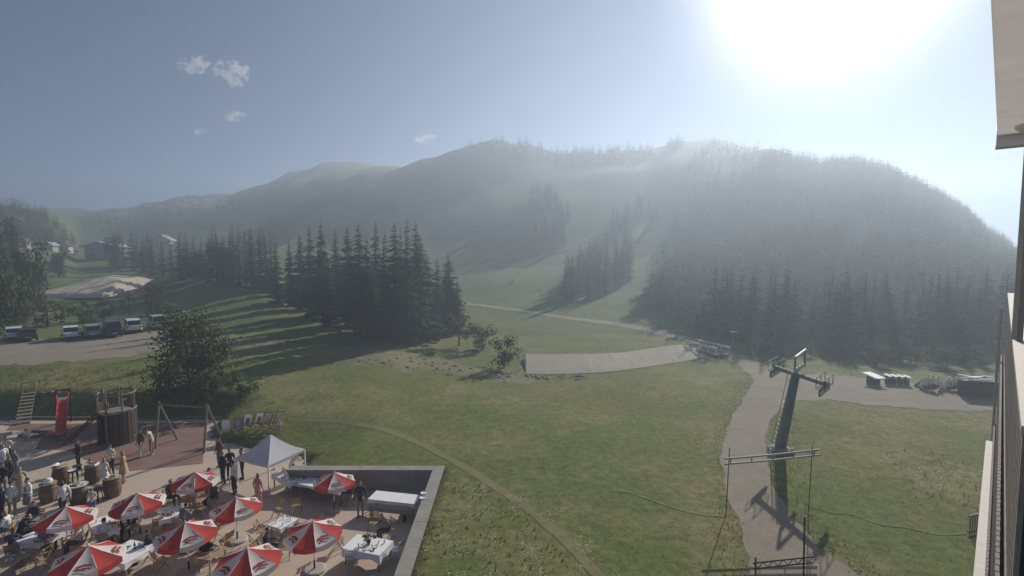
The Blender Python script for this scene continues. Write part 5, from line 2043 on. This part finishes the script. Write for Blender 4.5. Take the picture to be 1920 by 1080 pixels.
def make_body(P, nm):
    """one continuous body mesh: 0 skin 1 top 2 thigh 3 shoe 4 forearm 5 shin 6 eye 7 lip"""
    V_ = {k: Vector(v) for k, v in P.items() if isinstance(v, tuple)}
    b = MB()
    bones = []

    def limb(pts, rad, slot):
        b.tube(pts, rad, 12)
        for i in range(len(pts) - 1):
            bones.append((Vector(pts[i]), Vector(pts[i + 1]), slot, max(rad[i], rad[i + 1])))

    def blob(c, r_, slot):
        b.ball(c, r_, 14, 9)
        bones.append((Vector(c), Vector(c) + Vector((0, 0, .001)), slot, max(r_)))

    sp = V_['chest'] - V_['pel']
    limb([V_['pel'] - sp * .15, V_['pel'] + sp * .2, V_['pel'] + sp * .6, V_['chest'] + sp * .1, V_['chest'] + (V_['neck'] - V_['chest']) * .75], [.125, .14, .125, .15, .09], 1)
    limb([V_['shR'], (V_['shR'] + V_['shL']) / 2, V_['shL']], [.075, .1, .075], 1)
    limb([V_['hipR'], V_['hipL']], [.115, .115], 2)
    limb([V_['neck'] - (V_['neck'] - V_['chest']) * .2, V_['head'] - Vector((0, .02, .04))], [.06, .052], 0)
    h = V_['head']
    fwd = Vector((0, 1, 0))
    blob(h + Vector((0, -.005, .02)), (.077, .093, .108), 0)
    blob(h + Vector((0, .03, -.055)), (.055, .058, .06), 0)
    blob(h + Vector((0, .1, -.012)), (.017, .024, .026), 0)
    for s in (-1, 1): blob(h + Vector((.08 * s, -.01, 0)), (.014, .024, .034), 0)
    for S in 'RL':
        limb([V_['sh' + S], V_['el' + S]], [.058, .044], 1)
        limb([V_['el' + S], V_['wr' + S]], [.042, .028], 4)
        limb([V_['hip' + S], V_['hip' + S].lerp(V_['kn' + S], .3), V_['kn' + S]], [.098, .09, .06], 2)
        limb([V_['kn' + S], V_['kn' + S].lerp(V_['an' + S], .35), V_['an' + S]], [.058, .06, .04], 5)
        a = V_['an' + S]
        limb([a + Vector((0, -.05, -.035)), a + Vector((.01, .08, -.04)), a + Vector((.015, .17, -.055))], [.045, .042, .028], 3)
        hd = V_['hand'].normalized()
        w = V_['wr' + S]
        limb([w, w + hd * .05, w + hd * .095], [.026, .036, .034], 0)
    me = b.mesh('body_base')
    ob = bpy.data.objects.new('body_base', me)
    COL.objects.link(ob)
    md = ob.modifiers.new('r', 'REMESH')
    md.mode = 'VOXEL'
    md.voxel_size = .016
    ms = ob.modifiers.new('s', 'SMOOTH')
    ms.iterations = 3
    dg = bpy.context.evaluated_depsgraph_get()
    out = bpy.data.meshes.new_from_object(ob.evaluated_get(dg))
    bpy.data.objects.remove(ob)
    n_v = len(out.vertices)
    co = np.zeros(n_v * 3)
    out.vertices.foreach_get('co', co)
    co = co.reshape(-1, 3)
    F = [tuple(p.vertices) for p in out.polygons]
    cen_ = np.array([co[list(f)].mean(0) for f in F])
    best = np.full(len(F), 1e9)
    slot = np.zeros(len(F), int)
    for a, c, sl_, r_ in bones:
        a, c = np.array(a), np.array(c)
        ab = c - a
        t = np.clip(((cen_ - a) @ ab) / max(1e-9, ab @ ab), 0, 1)
        d = np.linalg.norm(cen_ - (a + t[:, None] * ab), axis=1) - r_
        m = d < best
        best[m] = d[m]
        slot[m] = sl_
    fb = MB()
    for S, sg in (('R', 1), ('L', -1)):
        hd = V_['hand'].normalized()
        w = V_['wr' + S]
        sd = Vector((sg, 0, 0))
        sd = (sd - hd * sd.dot(hd)).normalized()
        curl = hd.cross(sd) * (sg)
        if curl.z > 0: curl = -curl
        for k, L_ in enumerate((.062, .07, .066, .05)):
            o = sd * (-.026 + .0175 * k) * -1
            p = w + hd * .085 + o
            fb.tube([p, p + hd * L_ * .5, p + hd * L_ * .85 + curl * .02, p + hd * L_ * 1.0 + curl * .04], [.0095, .009, .008, .006], 6, 0)
        p = w + hd * .03 - sd * .03
        fb.tube([p, p - sd * .022 + hd * .03, p - sd * .026 + hd * .062 + curl * .012], [.011, .0105, .008], 6, 0)
    for s in (-1, 1): fb.ball(V_['head'] + Vector((.031 * s, .081, .02)), (.013, .009, .009), 7, 5, 6)
    fb.ball(V_['head'] + Vector((0, .086, -.062)), (.024, .008, .009), 8, 5, 7)
    off = n_v
    allv = co.tolist() + fb.v
    allf = F + [tuple(i + off for i in f) for f in fb.f]
    me = bpy.data.meshes.new(nm)
    me.from_pydata(allv, [], allf)
    for m in (SKIN, CL['white'], CL['beige'], SHOE, SKIN, CL['beige'], EYE, LIP): me.materials.append(m)
    me.polygons.foreach_set('material_index', slot.tolist() + fb.mi)
    me.polygons.foreach_set('use_smooth', [True] * len(allf))
    me.update()
    return me


BODY = {k: make_body(P_, 'body') for k, P_ in POSES.items()}


def hair_mesh(long):
    b = MB()
    n, m = 14, 9
    for i in range(m + 1):
        for k in range(n):
            a = 2 * math.pi * k / n
            front = max(0, math.sin(a))
            lim = (1.35 if not long else 1.5) - .85 * front
            th = lim * i / m
            r_ = 1.0 + .04 * math.sin(k * 3.1 + i)
            drop = (-.13 * (i / m) ** 2 * (1 - front)) if long else 0
            b.v.append((.09 * r_ * math.sin(th) * math.cos(a), -.012 + .106 * r_ * math.sin(th) * math.sin(a), .122 * r_ * math.cos(th) + .02 + drop))
    b.f = [(i * n + k, i * n + (k + 1) % n, (i + 1) * n + (k + 1) % n, (i + 1) * n + k) for i in range(m) for k in range(n)]
    b.mi = [0] * len(b.f)
    return b.mesh('hair', HAIR['dark'], True)


HM_ = {False: hair_mesh(False), True: hair_mesh(True)}


def set_mat(o, i, m):
    o.material_slots[i].link = 'OBJECT'
    o.material_slots[i].material = m


def person(loc, rz, pz, label, top='white', legs='beige', sleeves=False, shorts=False, hair='dark', long=False, shoe=None, s=1.0, extra=None, ecol='white', cap=None, group=None):
    t = tag(empty('person', loc, rz), label, 'person', group)
    t.scale = (s, s, s)
    b = link_mesh('body', BODY[pz], t)
    set_mat(b, 1, CL[top])
    set_mat(b, 2, CL[legs])
    set_mat(b, 3, shoe or SHOE)
    set_mat(b, 4, CL[top] if sleeves else SKIN)
    set_mat(b, 5, SKIN if shorts else CL[legs])
    P_ = POSES[pz]
    hd = Vector(P_['head'])
    h = link_mesh('hair', HM_[long], t, tuple(hd))
    set_mat(h, 0, HAIR[hair])
    if cap:
        o = MB()
        o.lathe([(.004, .15), (.06, .135), (.1, .08), (.106, .05)], 16, cap=False)
        o.box((0, .14, .055), (.13, .12, .012))
        o.build('cap', CL[cap], t, tuple(hd))
    if extra == 'dress':
        pl_, ch = Vector(P_['pel']), Vector(P_['chest'])
        o = MB()
        n = 20
        for i, (z_, r_) in enumerate(((.16, .155), (.0, .185), (-.18, .23), (-.42, .28))):
            for k in range(n):
                a = 2 * math.pi * k / n
                rr = r_ * (1 + (.05 * math.sin(a * 6) if i > 1 else 0))
                o.v.append((pl_.x + rr * math.cos(a), pl_.y + rr * .85 * math.sin(a), pl_.z + z_))
        o.f = [(i * n + k, i * n + (k + 1) % n, (i + 1) * n + (k + 1) % n, (i + 1) * n + k) for i in range(3) for k in range(n)]
        o.mi = [0] * len(o.f)
        o.build('skirt', CL[ecol], t, smooth=True)
    if extra == 'apron':
        pl_ = Vector(P_['pel'])
        o = MB()
        n = 9
        for z_, r_, sp_ in ((.44, .165, .9), (.2, .165, 1.5), (0, .185, 2.2), (-.22, .215, 2.3), (-.42, .235, 2.3)):
            for k in range(n):
                a = math.pi / 2 + sp_ * (k / (n - 1) - .5)
                o.v.append((pl_.x + r_ * math.cos(a), pl_.y + r_ * math.sin(a) + .005, pl_.z + z_))
        o.f = [(i * n + k, i * n + k + 1, (i + 1) * n + k + 1, (i + 1) * n + k) for i in range(4) for k in range(n - 1)]
        o.mi = [0] * len(o.f)
        o.build('apron', CL[ecol], t, smooth=True)
    return t


PI = math.pi
Z0 = lambda px, py: at_z(px, py, 0)
# standing
person(Z0(56, 962), PI * .85, 'hands', 'man in a white shirt with a dark apron standing left of the bundle barrel', 'white', 'beige', True, extra='apron', ecol='grey')
person(Z0(24, 970), .25, 'stand', 'person in a white t-shirt seen from behind at the left edge', 'white', 'khaki', shoe=SHOEW)
person(Z0(4, 975), -.6, 'stand', 'person in dark clothes cut by the left edge beside the white t-shirt', 'navy', 'black', True)
person(Z0(8, 930), PI, 'hands', 'person in a dark jacket behind the one in the white t-shirt', 'black', 'grey', True, hair='brown')
person(Z0(22, 918), PI * .9, 'stand', 'person in a brown top in the back of the left edge group', 'brown', 'black', True, hair='brown', long=True)
person(Z0(8, 890), -PI * .6, 'hip', 'person in white and black, furthest back of the left edge group', 'white', 'black', False, hair='blond', long=True)
person(Z0(165, 898), -PI / 2, 'lean', 'child in a white top leaning to the snack box barrel', 'white', 'grey', s=.72, hair='brown')
person(Z0(197, 908), .3, 'stand', 'girl in a white dress beside the snack box barrel', 'white', 'white', shorts=True, extra='dress', s=.82, hair='blond', long=True)
person(Z0(209, 890), PI, 'hands', 'man in a light patterned shirt behind the plate barrel', 'cream', 'black', hair='brown')
person(Z0(233, 904), PI * .7, 'hip', 'woman in a tan dress at the right of the barrels', 'tan', 'tan', shorts=True, extra='dress', ecol='tan', hair='blond', long=True)
person(Z0(265, 857), PI * .9, 'stand', 'person in a dark top and white trousers on the red mat', 'brown', 'white', True, hair='dark', shoe=SHOEW)
person(Z0(285, 852), PI * .55, 'lean', 'person in a pale shirt bending beside the left swing post', 'cream', 'khaki', True, hair='brown', shoe=SHOEW)
person(Z0(58, 824), PI * .9, 'crouch', 'small child in white crouching at the sandpit', 'white', 'cream', True, s=.78, hair='blond', shoe=SHOEW)
person(ground(524, 812), PI, 'stand', 'small child standing before the rightmost deck chair', 'cream', 'beige', s=.58, hair='blond', shorts=True)
person(Z0(419, 906), PI * .85, 'hip', 'man in a black jacket left of the pavilion', 'black', 'black', True)
person(Z0(432, 898), -PI * .8, 'hands', 'man in a dark suit with a white shirt front close to the pavilion leg', 'navy', 'black', True, hair='brown')
person(Z0(440, 926), PI * .5, 'stand', 'person in black and white carrying things left of the front pavilion leg', 'white', 'black', False, hair='dark')
person(Z0(395, 940), PI * .8, 'walk', 'person in beige right of the parasol nearest the swing frame', 'beige', 'brown', True, hair='brown')
person(Z0(485, 952), -.3, 'stand', 'person in a pink top under the left side of the pavilion', 'pink', 'pink', True, hair='blond', long=True)
person(Z0(174, 962), PI * .2, 'hands', 'child in a blue cap beside the round food platter', 'cream', 'denim', s=.7, cap='blue')


def seated(px, py, rz, lab, chl, pz='sit', kind='wood', **kw):
    p = Z0(px, py)
    person(p, rz, pz, lab, **kw)
    chair(p + Vector((0, 0, 0)), rz, chl, kind)


seated(38, 1020, -.9, 'dark clad person seated left of the shaded white cloth', 'wooden folding chair under the dark clad person at the shaded white cloth', 'sitlean', top='black', legs='black', sleeves=True)
seated(68, 992, PI, 'person in dark clothes seated behind the shaded white cloth', 'folding chair under the person behind the shaded white cloth', top='navy', legs='grey', sleeves=True, hair='brown')
seated(86, 1042, .2, 'dark haired person seated before the shaded white cloth, seen from behind', 'folding chair under the dark haired person before the shaded cloth', top='grey', legs='navy', sleeves=True)
seated(16, 1012, PI * .6, 'person in white seated behind the bare corner table', 'folding chair behind the bare corner table', top='white', legs='denim', hair='blond', long=True)
seated(112, 1018, PI * .7, 'person in black seated in the shade of the left parasol', 'folding chair in the shade of the left parasol', 'sitlean', top='black', legs='black', sleeves=True)
seated(320, 948, -PI * .6, 'dark haired person seated left of the table nearest the swing frame', 'folding chair left of the table nearest the swing frame', top='navy', legs='black', sleeves=True)
seated(404, 948, PI * .6, 'person in a brown jacket seated right of the table nearest the swing frame', 'folding chair right of the table nearest the swing frame', top='brown', legs='black', sleeves=True, hair='brown')
seated(656, 946, PI * .55, 'person in dark clothes seated at the right end of the long table', 'folding chair at the right end of the long table', top='navy', legs='grey', sleeves=True)
seated(728, 1010, PI * .75, 'dark haired person in grey seated behind the bouquet table', 'folding chair under the person behind the bouquet table', 'sitlean', top='grey', legs='navy', sleeves=True, long=True)
seated(388, 1066, .2, 'person in dark clothes seated before the table in the lower middle', 'folding chair before the table in the lower middle', top='black', legs='navy', sleeves=True)
seated(365, 1026, PI * .8, 'person in white sleeves seated behind the lower middle table', 'folding chair behind the lower middle table', top='white', legs='grey', sleeves=True, hair='brown')
seated(196, 1030, PI * .1, 'person in a white shirt seated left of the wide decorated table', 'folding chair left of the wide decorated table', top='white', legs='black', sleeves=True)
seated(282, 1052, PI * .6, 'dark clad person seated right of the wide decorated table', 'folding chair right of the wide decorated table', top='black', legs='black', sleeves=True, hair='brown')

for px, py, rz, lab, kind in [(378, 968, -.2, 'empty folding chair below the parasol nearest the swing frame', 'wood'), (298, 1000, .6, 'empty folding chair right of the base of the second parasol', 'wood'),
                              (322, 990, 0, 'empty folding chair in front of the half lit white cloth', 'wood'), (212, 1020, -2.6, 'empty folding chair between the second parasol and the lower left one', 'wood'),
                              (424, 1030, 1.2, 'empty folding chair left of the base of the parasol before the pavilion', 'wood'), (492, 1012, -1.4, 'empty folding chair left of the small white table', 'wood'),
                              (482, 1040, -1.0, 'empty folding chair above the bottom centre parasol', 'wood'), (520, 972, 2.6, 'empty folding chair behind the small white table', 'wood'),
                              (660, 1062, .1, 'white folding chair in front of the bouquet table', 'white'), (742, 1048, 1.3, 'white folding chair right of the bouquet table', 'white'),
                              (636, 1030, -1.4, 'empty folding chair left of the bouquet table', 'wood'), (700, 1000, PI, 'empty folding chair behind the bouquet table', 'wood'),
                              (534, 1046, .4, 'empty folding chair at the left of the parasol beside the bouquet table', 'wood'), (145, 1010, .5, 'empty folding chair right of the base of the left parasol', 'wood'),
                              (46, 1060, .2, 'slatted folding chair right of the bare corner table', 'wood'), (82, 1074, -.4, 'slatted folding chair at the bottom edge left of the cut off parasol', 'wood'),
                              (236, 984, 2.0, 'empty folding chair left of the base of the second parasol', 'wood'), (548, 925, 2.4, 'empty folding chair between the pavilion and the long table', 'wood'),
                              (556, 962, .3, 'empty folding chair in front of the long table', 'wood'), (302, 1068, -.5, 'empty folding chair left of the base of the lower middle parasol', 'wood')]:
    chair(Z0(px, py), rz, lab, kind)

# the crowd at the left edge and between the tables
for px, py, rz, pz, lab, top, legs, slv, hr, lg in [
        (30, 900, 2.9, 'hands', 'person in grey nearest the barrels in the left edge group', 'grey', 'denim', True, 'brown', False),
        (-6, 912, 1.2, 'stand', 'person in pale blue cut by the left edge behind the dark jacket', 'blue', 'grey', False, 'dark', False),
        (16, 872, 3.4, 'stand', 'person in a cream top high in the left edge group', 'cream', 'navy', True, 'brown', True),
        (-2, 868, 2.4, 'hands', 'person in black furthest up at the left edge', 'black', 'black', True, 'dark', False),
        (40, 938, -2.2, 'hip', 'woman in a beige dress between the aproned man and the left edge', 'beige', 'beige', False, 'blond', True),
        (148, 880, 2.6, 'stand', 'person in dark clothes behind the dark stool near the red mat', 'navy', 'black', True, 'brown', False),
        (120, 968, 1.1, 'walk', 'person in a white blouse walking past the round food platter', 'white', 'navy', True, 'brown', True),
        (412, 876, 2.7, 'stand', 'person in brown at the back left of the pavilion', 'brown', 'denim', True, 'brown', False),
        (455, 898, 2.2, 'hands', 'person in a grey shirt in the shade behind the front pavilion leg', 'grey', 'black', True, 'dark', False),
        (548, 902, -.4, 'lean', 'person in white reaching over the catering table from the right', 'white', 'black', True, 'dark', False),
        (236, 1012, .5, 'walk', 'waiter in a white shirt walking below the second parasol', 'white', 'black', True, 'dark', False),
        (676, 968, -2.8, 'stand', 'person in navy standing left of the pale bench', 'navy', 'khaki', True, 'brown', False)]:
    person(Z0(px, py), rz, pz, lab, top, legs, slv, hair=hr, long=lg, extra='dress' if 'dress' in lab else None, ecol=top, shorts='dress' in lab)
seated(150, 1036, 2.0, 'person in a cream jacket seated right of the left parasol pole', 'folding chair under the person in the cream jacket', top='cream', legs='brown', sleeves=True, hair='grey')
seated(24, 1052, .6, 'person in a navy jumper seated at the bare corner table', 'folding chair under the person in the navy jumper', 'sitlean', top='navy', legs='denim', sleeves=True, hair='brown')
seated(250, 1004, 2.9, 'person in black behind the wide decorated table', 'folding chair behind the wide decorated table', top='black', legs='grey', sleeves=True, hair='blond', long=True)
seated(340, 1000, -.2, 'person in grey seated before the half lit white cloth', 'folding chair under the person before the half lit cloth', 'sitlean', top='grey', legs='black', sleeves=True)
seated(404, 1010, 2.6, 'person in a pink cardigan seated behind the lower middle table', 'folding chair under the person in the pink cardigan', top='pink', legs='navy', sleeves=True, hair='blond', long=True)
seated(500, 1048, -1.3, 'person in navy seated right of the bottom centre parasol', 'folding chair right of the bottom centre parasol', top='navy', legs='black', sleeves=True)

# ------------------------------------------------------------------ rough grass, weeds, small flowers
M['blade'] = mat('grass_blades', (0.18, 0.175, 0.06), 0.9, 0.25, 0.8, col2=(0.26, 0.23, 0.11), coords='World', trans=0.5, spec=0.1)
M['weed'] = mat('weed_leaves', (0.17, 0.175, 0.08), 0.9, 0.3, 1.5, col2=(0.25, 0.235, 0.14), coords='World', trans=0.5, spec=0.1)
M['petal'] = mat('pale_petals', (0.62, 0.60, 0.5), 0.8, 0.1, 5)
rg_ = np.random.default_rng(12)


def tufts(name, n, sampler, h0, h1, wid, m, blades=3, flat=False):
    V, F = [], []
    P2 = sampler(n)
    Zg = zt(P2[:, 0], P2[:, 1])
    k = 0
    for (x, y), z in zip(P2, Zg):
        for _ in range(blades):
            a = rg_.uniform(0, 6.28)
            h = rg_.uniform(h0, h1)
            dx, dy = math.cos(a) * wid, math.sin(a) * wid
            lx, ly = rg_.normal(0, .35) * h, rg_.normal(0, .35) * h
            if flat:
                fx, fy = x + rg_.normal(0, .08), y + rg_.normal(0, .08)
                V += [(fx - dx, fy - dy, z + h), (fx + dx, fy + dy, z + h), (fx - dy * 1.5, fy + dx * 1.5, z + h + .01)]
                F.append((k, k + 1, k + 2))
                k += 3
                continue
            V += [(x - dx, y - dy, z - .01), (x + dx, y + dy, z - .01), (x + lx, y + ly, z + h)]
            F.append((k, k + 1, k + 2))
            k += 3
    me = bpy.data.meshes.new(name)
    me.from_pydata(V, [], F)
    me.materials.append(m)
    return tag(link_mesh(name, me), kind='stuff')


ROADS = [o for o in COL.objects if o.name.startswith(('gravel_road', 'gravel_yard', 'stone_apron'))]
from mathutils.bvhtree import BVHTree
BV = []
for o in ROADS:
    BV.append(BVHTree.FromPolygons([v.co for v in o.data.vertices], [tuple(p.vertices) for p in o.data.polygons]))


def free(x, y):
    if x < WALL_X + .1 and y < WALL_Y + .1: return False
    for b_ in BV:
        if b_.ray_cast(Vector((x, y, 50)), Vector((0, 0, -1)))[0] is not None: return False
    return True


def region(poly, gap_noise=None, thr=0.0):
    q = [ground(*p)[:2] for p in poly]
    x0, x1 = min(p[0] for p in q), max(p[0] for p in q)
    y0, y1 = min(p[1] for p in q), max(p[1] for p in q)

    def f(n):
        out = []
        t = 0
        while len(out) < n and t < n * 30:
            t += 1
            x, y = rg_.uniform(x0, x1), rg_.uniform(y0, y1)
            if not inside(q, x, y) or not free(x, y): continue
            if gap_noise and noise.noise(Vector((x * gap_noise, y * gap_noise, 1))) < thr: continue
            out.append((x, y))
        return np.array(out).reshape(-1, 2)
    return f


tufts('meadow_grass', 5000, region([(800, 1090), (835, 880), (700, 760), (1000, 730), (1380, 740), (1400, 1090)]), .025, .07, .012, M['blade'])
tufts('rough_grass', 3500, region([(1440, 1000), (1450, 790), (1560, 765), (1870, 785), (1870, 1090), (1640, 1090)]), .025, .08, .012, M['blade'])
tufts('tall_weeds', 150, region([(765, 1095), (836, 890), (900, 905), (1010, 985), (1110, 1095)]), .05, .16, .03, M['weed'], 4)
tufts('lawn_weeds', 80, region([(1640, 840), (1780, 850), (1865, 900), (1860, 960), (1700, 930)]), .05, .16, .025, M['weed'], 4)
tufts('bank_weeds', 900, region([(-20, 775), (-20, 690), (300, 690), (470, 720), (540, 770), (400, 785)]), .08, .28, .03, M['weed'], 4)
tufts('road_edge_grass', 1200, region([(1330, 1090), (1340, 800), (1390, 700), (1480, 700), (1520, 960), (1680, 1090)]), .03, .10, .018, M['blade'])
tufts('pale_flowers', 420, region([(765, 1095), (836, 890), (1060, 960), (1180, 1095)], .8, .0), .06, .14, .025, M['petal'], 2, True)
tufts('pale_flowers', 300, region([(1700, 850), (1865, 890), (1860, 960), (1720, 930)], .8, .0), .06, .14, .025, M['petal'], 2, True)

# ------------------------------------------------------------------ clouds
cm = bpy.data.materials.new('cloud_vapour')
cm.use_nodes = True
cn, cl_ = cm.node_tree.nodes, cm.node_tree.links
cn.remove(cn['Principled BSDF'])
cv = cn.new('ShaderNodeVolumePrincipled')
cv.inputs['Color'].default_value = (1, 1, 1, 1)
cv.inputs['Anisotropy'].default_value = 0.3
ctc = cn.new('ShaderNodeTexCoord')
cnz = cn.new('ShaderNodeTexNoise')
cnz.inputs['Scale'].default_value = 0.03
cnz.inputs['Detail'].default_value = 6
cnz.inputs['Roughness'].default_value = 0.6
cl_.new(ctc.outputs['Object'], cnz.inputs['Vector'])
cmr = cn.new('ShaderNodeMapRange')
cmr.inputs['From Min'].default_value = 0.49
cmr.inputs['From Max'].default_value = 0.68
cmr.inputs['To Max'].default_value = 0.035
cl_.new(cnz.outputs[0], cmr.inputs['Value'])
cl_.new(cmr.outputs[0], cv.inputs['Density'])
cl_.new(cv.outputs[0], cn['Material Output'].inputs['Volume'])
CY = 2200.0
for i, (px, py, w, h, lab) in enumerate([(382, 122, 62, 34, 'thin ragged cloud, upper left of the pair in the blue sky'), (449, 135, 62, 46, 'brightest ragged white cloud high in the blue sky'), (450, 217, 46, 22, 'small white cloud below the brightest one'),
                                         (385, 246, 34, 12, 'faint thin cloud left of the lowest white one'), (797, 260, 40, 18, 'small pale cloud just above the grassy ridge')]):
    c = Vector((CY * (px - 960) / FPX, CY, z_of(py, CY)))
    k = CY / FPX * 1.15
    b = MB()
    rr_ = random.Random(i + 40)
    bm = bmesh.new()
    bmesh.ops.create_icosphere(bm, subdivisions=4, radius=1)
    for v in bm.verts:
        d = v.co.normalized()
        v.co *= .8 + .45 * noise.noise(d * 1.8 + Vector((i * 7, 0, 0))) + .2 * noise.noise(d * 4 + Vector((0, i * 5, 0)))
        v.co = Vector((v.co.x * w * k / 2, v.co.y * w * k / 3, v.co.z * h * k / 2))
    me = bpy.data.meshes.new('cloud')
    bm.to_mesh(me)
    bm.free()
    me.materials.append(cm)
    tag(link_mesh('cloud', me, None, tuple(c)), lab, 'cloud')
